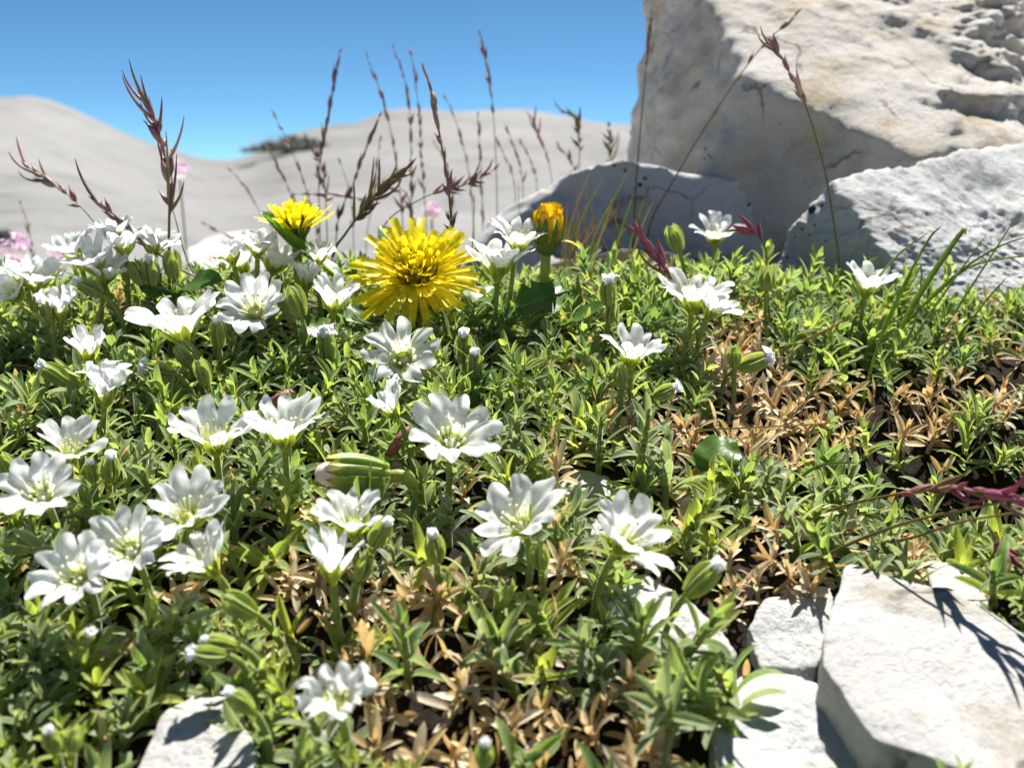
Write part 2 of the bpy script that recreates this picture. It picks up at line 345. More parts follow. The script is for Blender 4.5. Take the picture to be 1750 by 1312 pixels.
def hill_mat():
    m, nt, new, ln = newmat('pale_scree')
    tc = new('ShaderNodeTexCoord')
    def nzs(s, d, r=.6):
        n = new('ShaderNodeTexNoise'); n.inputs['Scale'].default_value = s; n.inputs['Detail'].default_value = d; n.inputs['Roughness'].default_value = r; ln(tc.outputs['Object'], n.inputs[0]); return n
    n1 = nzs(.09, 8); r1 = ramp(new, [(.32, (.140, .140, .141)), (.68, (.205, .204, .204))]); ln(n1.outputs[0], r1.inputs[0])
    n2 = nzs(.45, 9, .72); r2 = ramp(new, [(.34, (.62, .63, .64)), (.48, (1, 1, 1)), (.57, (1, 1, 1)), (.68, (.55, .60, .52))]); ln(n2.outputs[0], r2.inputs[0])
    mx = new('ShaderNodeMix'); mx.data_type = 'RGBA'; mx.blend_type = 'MULTIPLY'; mx.inputs[0].default_value = .8; ln(r1.outputs[0], mx.inputs[6]); ln(r2.outputs[0], mx.inputs[7])
    p = new('ShaderNodeBsdfPrincipled'); p.inputs['Roughness'].default_value = .95; p.inputs['Specular IOR Level'].default_value = .1; ln(mx.outputs[2], p.inputs['Base Color'])
    o = new('ShaderNodeOutputMaterial'); ln(p.outputs[0], o.inputs[0]); return m
M['hill'] = hill_mat()

# ------------------------------------------------------------------ ground and hills
def axis_vals(lo, flo, fhi, hi, step, ncoarse):
    fine = list(np.arange(flo, fhi, step))
    a = [flo - (math.exp(k / ncoarse * math.log(1 + (flo - lo) * 40)) - 1) / 40 for k in range(ncoarse, 0, -1)]
    b = [fine[-1] + (math.exp(k / ncoarse * math.log(1 + (hi - fine[-1]) * 40)) - 1) / 40 for k in range(1, ncoarse + 1)]
    return a + fine + b
xs = axis_vals(-6, -.34, .34, 6, .0034, 26); ys = axis_vals(-5, .08, .60, 6, .0034, 26)
V = [(x, y, ground(x, y)) for y in ys for x in xs]
UVg = [(x, y) for y in ys for x in xs]
g = link('ground', mesh_np('ground', V, grid_quads(len(ys), len(xs)), UVg, None, M['soil'])); tag(g, kind='structure')
V = []; NA = 420; NR = 64
rs_ = [2.6 * (420 / 2.6) ** (k / (NR - 1)) for k in range(NR)]
for r in rs_:
    for k in range(NA):
        az = -math.pi + 2 * math.pi * k / NA
        V.append((r * math.sin(az), r * math.cos(az), hill(az, r) - 0.25 * (1 - sm(3, 7, r))))
h_ = link('hills', mesh_np('hills', V, grid_quads(NR, NA, 0, True), [(v[0], v[1]) for v in V], None, M['hill'])); tag(h_, kind='structure')

# ------------------------------------------------------------------ rocks
ICO = {}
def ico(n):
    if n not in ICO:
        b = bmesh.new(); bmesh.ops.create_icosphere(b, subdivisions=n, radius=1)
        ICO[n] = (np.array([v.co[:] for v in b.verts]), np.array([[v.index for v in f.verts] for f in b.faces])); b.free()
    return ICO[n]
ROCKS = []
def rock(name, pts, mat, label, sub=6, amp=.003, freq=60, pits=0.0, k=26, seed=0, pit_where=lambda u, v: .4, facets=16, cut=.90, grain=.5, cuts=None):
    planes = {}
    if cuts is None:
        P = [Vector(p) for p in pts]
        c = sum(P, Vector()) / len(P)
        b = bmesh.new()
        for p in P: b.verts.new(p - c)
        bmesh.ops.convex_hull(b, input=b.verts[:])
        b.normal_update()
        for f in b.faces:
            n = f.normal; d = n.dot(f.verts[0].co)
            if d < 0: n, d = -n, -d
            planes[(round(n.x, 2), round(n.y, 2), round(n.z, 2))] = (n.x, n.y, n.z, max(d, 1e-4))
        ext = np.array([[p.co.x, p.co.y, p.co.z] for p in b.verts]); b.free()
    else:                                  # cuts: (outward normal, point on the face)
        c = Vector(pts)
        for i_, (n, p0) in enumerate(cuts):
            n = Vector(n).normalized(); planes[('c', i_)] = (n.x, n.y, n.z, max(n.dot(p0 - c), 1e-4))
        pl = np.array(list(planes.values())); D0 = ico(4)[0]
        ext = D0 / np.max(np.maximum(D0 @ pl[:, :3].T, 1e-6) / pl[:, 3], axis=1)[:, None]
    sc = np.maximum(np.abs(ext).max(0), 1e-3)
    rr_ = random.Random(seed + 100)
    for i_ in range(facets):               # chisel a few corners off
        n = Vector((rr_.gauss(0, 1), rr_.gauss(0, 1), rr_.gauss(0, 1))).normalized()
        h = float((ext @ np.array(n)).max()); planes[('f', i_)] = (n.x, n.y, n.z, h * rr_.uniform(cut, .985))
    D, Fc = ico(sub)
    Dn = D * sc; ln_ = np.linalg.norm(Dn, axis=1, keepdims=True); dirs = Dn / ln_
    pl = np.array(list(planes.values()))
    q = np.maximum(dirs @ pl[:, :3].T, 1e-6) / pl[:, 3]
    r = 1.0 / ((q ** k).sum(1) ** (1.0 / k))
    V = dirs * r[:, None]
    out = []
    for v, dd in zip(V, dirs):
        p = Vector(v) + Vector((seed, seed * .7, 0))
        n = noise.fractal(p * freq * .35, 0.75, 2.2, 7) * amp * 1.3 - abs(noise.noise(p * freq * .5 + Vector((9, 2, 5)))) * amp * .8 + (noise.noise(p * freq * 6) * .22 + noise.noise(p * freq * 13) * .12) * amp * grain
        if pits:
            uu, vv, _d = to_px(Vector(v) + c)
            w = noise.noise(p * freq * 0.35) * .5 + pit_where(uu, vv)
            n -= pits * (noise.turbulence(Vector((p.x, p.y, p.z * 1.7)) * freq * .8, 5, False) - .1) * sm(.35, .75, w)
        out.append(v + dd * n)
    o = link(name, mesh_np(name, np.array(out), Fc, D[:, :2], None, mat)); o.location = c
    tag(o, label, 'rock')
    ROCKS.append((o, BVHTree.FromPolygons([Vector(v) + c for v in out], [tuple(f) for f in Fc])))
    return o
def on_plane(u, v, n, p0):
    r_ = ray(u, v); n = Vector(n); return CAM + r_ * (n.dot(p0 - CAM) / n.dot(r_))
p0 = at(1300, 150, .485); nl = Vector((-.80, -.55, .25)).normalized(); nsl = Vector((.0, -.60, .80)).normalized()
q = on_plane(1258, 95, nl, p0); le = on_plane(1030, 200, nl, p0)
cuts = [(nl, p0), (nsl, p0), ((-.95, -.24, .20), q), ((-.93, .36, .02), le), ((-.55, -.80, -.05), on_plane(1160, 340, nl, p0)), ((.12, -.30, .95), on_plane(1560, -60, nsl, p0)), ((.5, -.6, .62), on_plane(1720, 120, nsl, p0)),
        ((0, .97, .2), Vector((.2, .95, .2))), ((.97, .1, 0), at(2100, 200, .6)), ((0, 0, -1), Vector((.2, .6, .10))), ((0, .2, .97), at(1400, -420, .7))]
boulder = rock('boulder', (.24, .66, .26), M['boulder'], 'huge cream limestone boulder rising against the sky', 7, .0046, 60, .011, 110, 3, lambda u, v: sm(1560, 1690, u + .25 * v - 20), 6, .95, cuts=cuts)
p0 = at(1492, 402, .385); nl = Vector((-.76, -.60, .20)).normalized(); nsl = Vector((.22, -.62, .75)).normalized()
A = on_plane(1400, 324, nl, p0); Bq = on_plane(1720, 246, nsl, p0); dd = (Bq - A).normalized()
nb = Vector((0, .75, .65)); nb = (nb - dd * nb.dot(dd)).normalized()
cuts = [(nl, p0), (nsl, p0), (nb, A), ((-.88, .42, .22), on_plane(1338, 405, nl, p0)), ((.05, -.98, -.12), on_plane(1548, 545, nsl, p0)), ((.1, -.80, .60), on_plane(1640, 490, nsl, p0)), ((.98, .1, .1), at(2060, 400, .45)), ((0, 1, .1), Vector((.2, .64, .2))), ((0, 0, -1), Vector((.15, .4, .10)))]
grey = rock('rock', (.185, .445, .155), M['grey_rock'], 'rough grey limestone rock leaning in front of the boulder', 7, .0030, 85, 0, 120, 7, facets=0, grain=1.2, cuts=cuts)
nf = Vector((-.22, -.96, .14)).normalized(); p0 = at(1000, 380, .52)
fp = lambda u, v: on_plane(u, v, nf, p0)
cuts = [(nf, p0), ((-.12, .35, .93), fp(1050, 274)), ((-.42, .30, .85), fp(930, 303)), ((-.60, -.30, .74), fp(905, 345)), ((-.85, .1, .5), fp(806, 410)), ((.22, .3, .93), fp(1190, 292)), ((.97, .1, .1), at(1290, 400, .52)), ((0, .97, .2), Vector((.06, .72, .2))), ((0, 0, -1), Vector((.05, .5, .1)))]
back = rock('rock', (.05, .60, .165), M['shaded_rock'], 'shaded bluish rock with a sunlit left shoulder behind the half closed dandelion', 6, .0040, 50, 0, 36, 13, facets=0, cuts=cuts)
B = [(300, 430, 1.05), (345, 400, 1.1), (420, 383, 1.1), (470, 400, 1.08), (500, 440, 1.0), (330, 560, .95), (480, 560, .95), (400, 430, 1.4), (310, 560, 1.35), (500, 560, 1.35)]
rock('rock', [at(*p) for p in B], M['white_rock'], 'blurred white rock on the slope behind the green folded leaf', 5, .008, 14, 0, 14, 19)
def slab(top, label, thick=.013, h=.008, sub=6, amp=.0016, freq=70, mat='white_rock', k=30, seed=0, name='stone', lift=None):
    P = []
    for i, (u, v) in enumerate(top):
        p = hit(u, v, h + (lift[i] if lift else 0)); P.append(p)
        P.append(p + Vector((0, .002, -thick)))
    return rock(name, P, M[mat], label, sub, amp * 1.2, freq, 0, k * 2.4, seed, facets=10 if sub < 7 else 5, cut=.88 if sub < 7 else .95)
slab([(1443, 955), (1625, 1003), (1760, 1080), (1920, 1190), (1960, 1420), (1700, 1340), (1560, 1284), (1500, 1262), (1398, 1130), (1408, 1060)], 'large flat white stone striped with thin grass shadows', .0150, .0130, 7, .0010, 70, 'white_rock', 60, 5)
slab([(1578, 960), (1605, 952), (1672, 960), (1700, 1045), (1600, 1030)], 'small white stone tucked behind the flat white stone', .012, .006, 5, .001, 90, 'white_rock', 26, 23)
slab([(1310, 1030), (1420, 985), (1440, 1060), (1390, 1150), (1300, 1140), (1278, 1085)], 'rounded grey stone under the dry rosettes beside the flat stone', .014, .004, 6, .0016, 80, 'grey_rock', 14, 29)
slab([(1245, 1150), (1330, 1138), (1420, 1190), (1540, 1330), (1560, 1420), (1250, 1420), (1215, 1220)], 'grey stone lying shaded below the flat white stone', .014, .0035, 6, .0014, 80, 'shaded_rock', 24, 31)  # buff stone coloured with the shade-toned limestone so it looks shadowed
slab([(1010, 985), (1110, 968), (1190, 1030), (1262, 1110), (1225, 1150), (1130, 1125), (1050, 1070)], 'white stone streaked with petal shadows under the tilted white flower', .014, .004, 6, .0014, 80, 'white_rock', 24, 37)
slab([(955, 822), (985, 800), (1045, 806), (1055, 846), (1000, 868), (955, 860)], 'half buried speckled stone in the middle of the mat', .012, .0015, 5, .0014, 80, 'grey_rock', 20, 41)
slab([(985, 892), (1060, 880), (1140, 905), (1130, 945), (1010, 950)], 'grey speckled stone behind the tilted white flower', .012, .0005, 5, .0016, 80, 'grey_rock', 20, 43)
slab([(262, 1215), (330, 1172), (405, 1180), (440, 1260), (440, 1400), (230, 1400), (235, 1290)], 'smooth pale stone shaded by leaves in the turf corner', .016, .009, 6, .0012, 70, 'white_rock', 14, 47)
slab([(20, 1110), (40, 1100), (60, 1115), (45, 1130)], 'tiny pale pebble lying deep in the turf', .005, .001, 4, .0004, 150, 'grey_rock', 14, 51)

# lichen patches: parts of the rocks they grow on
def lichen(o, bvh, u, v, rad):
    h = bvh.ray_cast(CAM, ray(u, v).normalized())
    if h[0] is None: return
    n = h[1]; n = n if n.dot(ray(u, v)) < 0 else -n
    V = []; N = 12
    for ring, (f, z) in enumerate(((1.0, -.0004), (.92, .0004), (.5, .0007), (.02, .0008))):
        for k in range(N):
            a = 2 * math.pi * k / N
            rr = rad * f * (1 + .35 * noise.noise(Vector((math.cos(a) * 1.3 + u, math.sin(a) * 1.3, v))))
            V.append((rr * math.cos(a), rr * math.sin(a), z))
    me = mesh_np('lichen_patch', V, grid_quads(4, N, 0, True), [(0, 0)] * len(V), None, M['lichen'])
    link('lichen_patch', me, o, frame(n, 0, h[0] - o.location))
for u, v, r_ in ((1388, 358, .0019), (1405, 352, .0006), (1392, 385, .0005), (1372, 392, .0006), (1360, 405, .0004), (1384, 402, .0004), (1412, 412, .0004), (1345, 440, .0005)):
    lichen(grey, ROCKS[1][1], u, v, r_)
for u, v, r_ in ((1206, 255, .0007), (1212, 266, .0009), (1205, 272, .0006), (1216, 270, .0006), (1078, 48, .0012), (1280, 350, .001), (1276, 362, .0007)):
    lichen(boulder, ROCKS[0][1], u, v, r_)
for u, v, r_ in ((1102, 305, .0010), (1094, 316, .0012), (1068, 292, .0008), (1050, 283, .0009), (1085, 322, .0006)):
    lichen(back, ROCKS[2][1], u, v, r_)

def rock_above(x, y, z, r=0.0):
    for o, bvh in ROCKS:
        h = bvh.ray_cast(Vector((x, y, 1.5)), Vector((0, 0, -1)))
        if h[0] is not None and h[0].z > z + r: return True
    return False

# ------------------------------------------------------------------ leaf shapes
def leaf_data(L, W, th0, th1, fold=.35, nt_=7, ns=3, twist=0.0, wpow=1.0, side=0.0):
    V = []; U = []; y = z = 0.0; pt = 0
    ts = [i / (nt_ - 1) for i in range(nt_)]
    for t in ts:
        th = th0 + (th1 - th0) * ((t + pt) / 2) ** wpow
        y += math.cos(th) * (t - pt) * L; z += math.sin(th) * (t - pt) * L; pt = t
        th = th0 + (th1 - th0) * t ** wpow
        w = W * ((1 - t) ** .72) * (.40 + 2.35 * t) * .80 if t < 1 else W * .03
        for j in range(ns):
            s = -1 + 2 * j / (ns - 1)
            e = fold * abs(s) * w / 2
            x = s * w / 2 * math.cos(fold * .6) + side * t * t * L
            zz = math.cos(th) * e; yy = -math.sin(th) * e
            tw = twist * t
            V.append((x * math.cos(tw), y + yy, z + zz + x * math.sin(tw))); U.append((j / (ns - 1), t))
    return V, grid_quads(nt_, ns), U
def mk(name, data, mat): return mesh_np(name, data[0], data[1], data[2], None, mat)
def leafset(cls, n, mat, name, ns=5):
    A = []
    for i in range(n):
        L, W, a0, a1 = [random.uniform(*c) for c in cls]
        d = leaf_data(L, W, R(a0), R(a1), random.uniform(.25, .6), 8, ns, random.uniform(-.3, .3), 1.2, random.uniform(-.12, .12))
        A.append((d, mk(name, d, mat)))
    return A
LOW = ((.0078, .0112), (.0021, .0030), (30, 55), (-30, 10))
MID = ((.0072, .0104), (.0020, .0028), (52, 70), (-10, 35))
TOP = ((.0045, .0070), (.0018, .0024), (74, 86), (30, 70))
GREEN = {k: leafset(c, 5, M['leaf'], 'leaf') for k, c in (('l', LOW), ('m', MID), ('t', TOP))}
GLIME = {k: leafset(c, 5, M['leaf_l'], 'leaf') for k, c in (('l', LOW), ('m', MID), ('t', TOP))}
GSILV = {k: leafset(c, 5, M['leaf_s'], 'leaf') for k, c in (('l', LOW), ('m', MID), ('t', TOP))}
DLOW = ((.0065, .0105), (.0020, .0032), (20, 50), (-30, 20))
DMID = ((.0060, .0090), (.0019, .0029), (50, 72), (15, 60))
DTOP = ((.0035, .0055), (.0014, .0020), (70, 88), (60, 100))
DRY = {k: leafset(c, 5, M['dry'], 'leaf') for k, c in (('l', DLOW), ('m', DMID), ('t', DTOP))}
def shoot_template(S, pairs, gap):
    T = []; z = 0.0; az = random.uniform(0, 6.28)
    for i in range(pairs):
        f = i / max(1, pairs - 1)
        c = 'l' if f < .38 else ('m' if f < .8 else 't')
        for s in (0, 1):
            if random.random() < .06: continue
            k = random.randrange(len(S[c]))
            T.append((c, k, Matrix.Translation((0, 0, z)) @ Matrix.Rotation(az + s * math.pi + random.uniform(-.25, .25), 4, 'Z') @ Matrix.Rotation(random.uniform(-.2, .2), 4, 'X') @ Matrix.Scale(random.uniform(.85, 1.12), 4)))
        az += math.pi / 2 + random.uniform(-.3, .3); z += gap * random.uniform(.7, 1.2)
    return T, z
GT = [shoot_template(GREEN, random.choice((6, 7, 7, 8)), .00105 if k_ % 3 else .0021) for k_ in range(12)]
DT = [shoot_template(DRY, random.choice((5, 6, 7)), .0011) for _ in range(10)]
def stem_mesh(zt, mat, r=.0007):
    return mk('stem', tube([Vector((0, 0, -.012)), Vector((.0003, 0, zt * .5)), Vector((0, 0, zt))], [r * 1.1, r, r * .6], 5), mat)
GS = [stem_mesh(z, M['stem']) for T, z in GT]; DS = [stem_mesh(z, M['dry']) for T, z in DT]

# ------------------------------------------------------------------ the mat: where green, where dry
DRYZ = [(1250, 610, 75), (1330, 690, 95), (1150, 715, 60), (1590, 690, 75), (1725, 665, 60), (1050, 700, 45), (1300, 950, 85), (1260, 1000, 60), (500, 945, 60), (440, 905, 45), (690, 1010, 95),
        (640, 1130, 90), (800, 1230, 130), (990, 1250, 100), (905, 850, 35), (780, 1090, 80), (1330, 1215, 70), (380, 1010, 55), (1080, 1270, 100), (690, 1240, 70), (1200, 740, 60), (1450, 700, 60), (1550, 920, 60), (560, 1040, 50),
        (1170, 870, 45), (1380, 960, 45), (960, 1170, 60), (450, 1150, 40), (1280, 560, 50), (860, 960, 45), (1100, 1180, 40)]
DARKZ = [(1570, 830, 110), (1470, 785, 80), (1670, 770, 85), (1710, 900, 70), (1560, 630, 60), (1480, 625, 45), (1680, 600, 70)]
def zone(u, v, Z):
    return max((1 - math.hypot((u - a) / r, (v - b) / (r * .85)) for a, b, r in Z), default=-1)
cells = []
pts = []
grid = {}
def try_pt(x, y, dmin):
    i, j = int(x / .012 + 1000), int(y / .012 + 1000)
    for a in (-1, 0, 1):
        for b in (-1, 0, 1):
            for (px, py) in grid.get((i + a, j + b), ()):
                if (px - x) ** 2 + (py - y) ** 2 < dmin * dmin: return False
    grid.setdefault((i, j), []).append((x, y)); return True
for _ in range(34000):
    x = random.uniform(-.33, .33); y = random.uniform(.105, .47)
    yc = 0.368 + 0.022 * sm(0.0, 0.12, x)
    if y > yc + .012: continue
    if abs(x) > .075 + y * .56 + .02: continue
    dmin = random.uniform(.0047, .0078) * (0.9 if y > .25 else 1)
    z = ground(x, y)
    u, v, d = to_px((x, y, z + .008))
    dz = zone(u, v, DRYZ); kz = zone(u, v, DARKZ)
    if kz > 0 and noise.noise(Vector((x * 95, y * 95, 7))) < -.02 + .22 * kz: continue
    if not try_pt(x, y, dmin): continue
    if rock_above(x, y, z, .001): continue
    dry = dz > random.uniform(-.15, .30 if v < 1000 else .48)
    if not dry and dz < 0 and random.random() < .07: dry = True
    pts.append((x, y, z, u, v, d, dry))

for u_, v_ in ((1110, 1110), (1165, 1150), (1040, 1030), (1260, 1200), (1245, 1240), (1380, 1000), (1350, 985), (1050, 885), (400, 1215)):
    q = hit(u_, v_, .004); zz = q.z
    for o_, bvh in ROCKS:
        h2 = bvh.ray_cast(Vector((q.x, q.y, 1.5)), Vector((0, 0, -1)))
        if h2[0] is not None and abs(h2[0].z - q.z) < .02: zz = h2[0].z - .003
    uu, vv, dd_ = to_px((q.x, q.y, zz)); pts.append((q.x, q.y, zz, uu, vv, dd_, u_ in (1330, 1380, 1350)))
def place(kind, x, y, z, T, zt):
    tilt = random.uniform(0, .75) if kind == 'g' else random.uniform(0, .9)
    a = random.uniform(0, 6.28)
    ax = Vector((math.cos(a) * math.sin(tilt), math.sin(a) * math.sin(tilt) - .30, math.cos(tilt)))
    s = random.uniform(.78, 1.28) if kind == 'g' else random.uniform(.62, 1.05)
    lift = random.uniform(-.001, .0045) if kind == 'g' else random.uniform(-.001, .004)
    return frame(ax, random.uniform(0, 6.28), (x, y, z + lift), s)
seen = [p for p in pts if -60 < p[3] < 1810 and p[4] < 1390]
def pick(dry, n):
    c = sorted([p for p in seen if p[6] == dry], key=lambda p: p[5]); return set(id(p) for p in c[:n])
near_g = pick(False, 290); near_d = pick(True, 170)
MGs = Merge(); MGl = Merge(); MDl = Merge()
LAND = [(690, 610, 'the flat open white flower below the big dandelion'), (772, 752, 'the large white flower by the dandelion bud'), (612, 815, 'the lying green dandelion bud'), (366, 748, 'the twin white flowers'),
        (70, 845, 'the large white flower at the turf edge'), (222, 938, 'the cluster of four white flowers'), (603, 892, 'the white flower before the dandelion bud'), (888, 893, 'the spread white flower over a plump bud'),
        (1072, 925, 'the tilted white flower over the stone'), (578, 1200, 'the crumpled wilting white flower'), (352, 1117, 'the lying bud with crumpled petals'), (320, 1250, 'the smooth pale stone in the turf'),
        (88, 1262, 'the bud with the white dome'), (402, 1030, 'the sharp green bud on an arching stem'), (742, 932, 'the white tipped bud among dry shoots'), (1205, 985, 'the large right leaning bud'),
        (1300, 960, 'the rounded grey stone'), (1330, 1220, 'the grey stone below the flat stone'), (828, 1285, 'the closed white bud'), (1140, 1080, 'the shadow streaked white stone'), (1560, 1280, 'the large flat white stone'),
        (1560, 830, 'the dark hollow below the grey rock'), (1640, 830, 'the purple grass head lying low'), (1000, 830, 'the half buried speckled stone'), (1225, 790, 'the round dark green leaf'), (1140, 668, 'the short ragged bud'),
        (1080, 606, 'the lone white flower above dead rosettes'), (1292, 618, 'the right pointing bud with crumpled tip'), (480, 700, 'the pink wilted petal roll'), (130, 640, 'the bud pointing left'), (148, 1088, 'the withered frilly bud')]
def landmark(u, v): return min(LAND, key=lambda q: math.hypot(q[0] - u, (q[1] - v) * 1.3))[2]
for p in pts:
    x, y, z, u, v, d, dry = p
    TT, SS, LS = (DT, DS, DRY) if dry else (GT, GS, GREEN)
    k = random.randrange(len(TT)); T, zt = TT[k]
    Mw = place('d' if dry else 'g', x, y, z, T, zt)
    if not dry:
        w_ = random.random() + .12 * noise.noise(Vector((x * 30, y * 30, 2))); LS = GLIME if w_ < .24 else (GSILV if w_ > .70 else GREEN)
    if id(p) in near_g or id(p) in near_d:
        loc = Mw.to_translation(); rt = empty('dead_rosette' if dry else 'leafy_shoot', loc)
        Ml = Matrix.Translation(-loc) @ Mw
        link('stem', SS[k], rt, Ml)
        for c, i, m_ in T: link('leaf', LS[c][i][1], rt, Ml @ m_)
        if dry: tag(rt, 'straw coloured dead leaf rosette near ' + landmark(u, v), 'dead rosette', 'dead rosettes near ' + landmark(u, v))
        else: tag(rt, 'green leafy shoot near ' + landmark(u, v), 'leafy shoot', 'leafy shoots near ' + landmark(u, v))
    else:
        var = random.random()
        mg = MDl if dry else MGl
        for c, i, m_ in T:
            dta = LS[c][i][0]; mg.add(dta[0], dta[1], dta[2], Mw @ m_, min(1, max(0, var + random.uniform(-.25, .25))))
tag(link('turf', MGl.mesh('turf', M['leaf_a'])), 'dense green turf of countless small pointed leaves', 'turf', kind='stuff')
# dead leaves fallen between the shoots
for _ in range(5200):
    x = random.uniform(-.30, .30); y = random.uniform(.11, .44)
    if abs(x) > .075 + y * .56: continue
    z = ground(x, y); u, v, d = to_px((x, y, z)); dz = zone(u, v, DRYZ)
    if random.random() > (.95 if dz > -.2 or zone(u, v, DARKZ) > 0 else .22) or (zone(u, v, DARKZ) > 0 and random.random() < .45): continue
    if rock_above(x, y, z, .001): continue
    dta = random.choice(DRY[random.choice('lmt')])[0]
    ax = Vector((random.uniform(-1, 1), random.uniform(-1, 1), random.uniform(.2, 1)))
    MDl.add(dta[0], dta[1], dta[2], frame(ax, random.uniform(0, 6.28), (x, y, z + random.uniform(.0005, .006)), random.uniform(.7, 1.15)), random.random())
tag(link('leaf_litter', MDl.mesh('leaf_litter', M['dry_a'])), 'tan litter of dead leaves lying between the shoots', 'leaf litter', kind='stuff')

# ------------------------------------------------------------------ white flowers
def petal_data(L, W, notch, th0, th1, cup=.25, wav=0.0, seed=0, r0=.0011, z0=.0012):
    nt_, ns = 13, 17; V = []; U = []
    NP = 40; prof = [(r0, z0)]
    for i in range(NP):
        t = (i + .5) / NP; th = th0 + (th1 - th0) * sm(.05, .95, t) ** .9
        prof.append((prof[-1][0] + math.cos(th) * L / NP, prof[-1][1] + math.sin(th) * L / NP))
    for i in range(nt_):
        t = i / (nt_ - 1)
        for j in range(ns):
            s = -1 + 2 * j / (ns - 1)
            q_ = (abs(s) - .5) / .5; lm = 1 - (notch * 1.15 if q_ < 0 else .30) * abs(q_) ** 2.4
            l = t * lm
            w = W * (.30 + .70 * sm(0, .78, l)) * (1 - .10 * sm(.8, 1, l))
            # the two lobes part slightly
            x = s * w / 2 * (1 + .06 * sm(.6, 1, l))
            q = l * NP; a = min(int(q), NP - 1); f = q - a
            r = prof[a][0] * (1 - f) + prof[a + 1][0] * f; z = prof[a][1] * (1 - f) + prof[a + 1][1] * f
            th = th0 + (th1 - th0) * sm(.05, .95, l) ** .9
            e = cup * (s * s) * w * .5 * (1 - .6 * l) - .0005 * math.exp(-(s / .18) ** 2) * l + .00025 * math.sin(s * 9) * l
            e += wav * noise.noise(Vector((s * 1.6 + seed, l * 3, seed))) * L * l
            V.append((x, r - math.sin(th) * e, z + math.cos(th) * e)); U.append((j / (ns - 1), l))
    return V, grid_quads(nt_, ns), U
PC = {}
def petals(openness, wav=0):
    key = (round(openness, 1), wav)
    if key not in PC:
        A = []
        for i in range(7):
            o_ = key[0] + random.uniform(-.06, .06)
            th1 = R(78 - 70 * o_)
            A.append(mk('petal', petal_data(random.uniform(.0110, .0124), random.uniform(.0086, .0100) * (.75 + .3 * o_), random.uniform(.24, .36), R(80 - 22 * o_), th1, .28 - .2 * o_, .16 + wav, random.uniform(0, 50)), M['petal']))
        PC[key] = A
    return PC[key]
SEP = {}
def sepals(o_):
    k = round(o_, 1)
    if k not in SEP:
        A = []
        for i in range(2):
            d = leaf_data(random.uniform(.0062, .0072), .0031, R(50 + 15 * (1 - k)), R(80 - 45 * k), -.5, 7, 5)
            A.append(mk('sepal', ([(x, y + .0009, z + .0004) for x, y, z in d[0]], d[1], d[2]), M['sepal']))
        SEP[k] = A
    return SEP[k]
CUP = mk('calyx', lathe([(.0004, -.0012), (.0009, -.0006), (.0016, .0006), (.0021, .0020), (.0023, .0034), (.0023, .0036)], 12), M['sepal'])
OVA = mk('ovary', lathe([(.0019, .0016), (.0018, .0024), (.0013, .0030), (.0010, .0038), (.0002, .0042)], 12), M['ovary'])
def stamen_mesh(seed):
    r_ = random.Random(seed); mg = Merge()
    for k in range(10):
        a = k * .628 + r_.uniform(-.15, .15); L = r_.uniform(.0042, .0062); sp = r_.uniform(.18, .45)
        p0 = Vector((math.cos(a) * .0011, math.sin(a) * .0011, .0012)); p1 = p0 + Vector((math.cos(a) * sp * L * .5, math.sin(a) * sp * L * .5, L * .55)); p2 = p0 + Vector((math.cos(a) * sp * L, math.sin(a) * sp * L, L))
        mg.add(*tube([p0, p1, p2], [.00014, .00011, .00009], 4))
        V, Q, U = lathe([(.00004, -.0003), (.00034, -.00015), (.00036, .0001), (.00004, .0003)], 6); mg.add([Vector(v) + p2 for v in V], Q, [(0, 1)] * len(U))
    for k in range(5):
        a = k * 1.257; p0 = Vector((0, 0, .0034)); p2 = p0 + Vector((math.cos(a) * .0009, math.sin(a) * .0009, .0020)); p1 = (p0 + p2) / 2 + Vector((0, 0, .0006))
        mg.add(*tube([p0, p1, p2], [.00012, .0001, .00005], 4))
    return mg.mesh('stamens', M['anther'])
STA = [stamen_mesh(i) for i in range(4)]
def axis3(a): return (Vector((a[0], 0, 0)) - Vector((0, 1, 0)) * a[1] + Vector((0, 0, 1)) * a[2]).normalized()
def root_of(p, ax, back=.35):
    hgt = p.z - ground(p.x, p.y)
    b = p - ax * max(hgt, .006) * back
    x = b.x + random.uniform(-.003, .003); y = b.y + random.uniform(-.002, .003)
    return Vector((x, y, ground(x, y) - .002))
def stem_part(rt, p, ax, root, r=.00082, bracts=True):
    L = (p - root).length
    c1 = p - ax * L * .38
    path = [p - ax * .0008]
    for k in range(1, 9):
        t = k / 8; path.append((p * (1 - t) ** 2 + c1 * 2 * t * (1 - t) + root * t * t))
    path = [q - root for q in path]
    st_ = link('stem', mk('stem', tube(path, [r] * 7 + [r * 1.1] * 2, 7), M['stem']), rt)
    if bracts and L > .011:
        q = path[4]; t = (path[3] - path[5]).normalized(); ro = random.uniform(0, 3)
        for s in (0, 1):
            link('bract', random.choice(GREEN['m'])[1], st_, frame(t, ro + s * math.pi, q, .8))
def depth_scale(p, px): # metres across for that many photo pixels at that point
    return px * (p - CAM).dot(FWD) / F
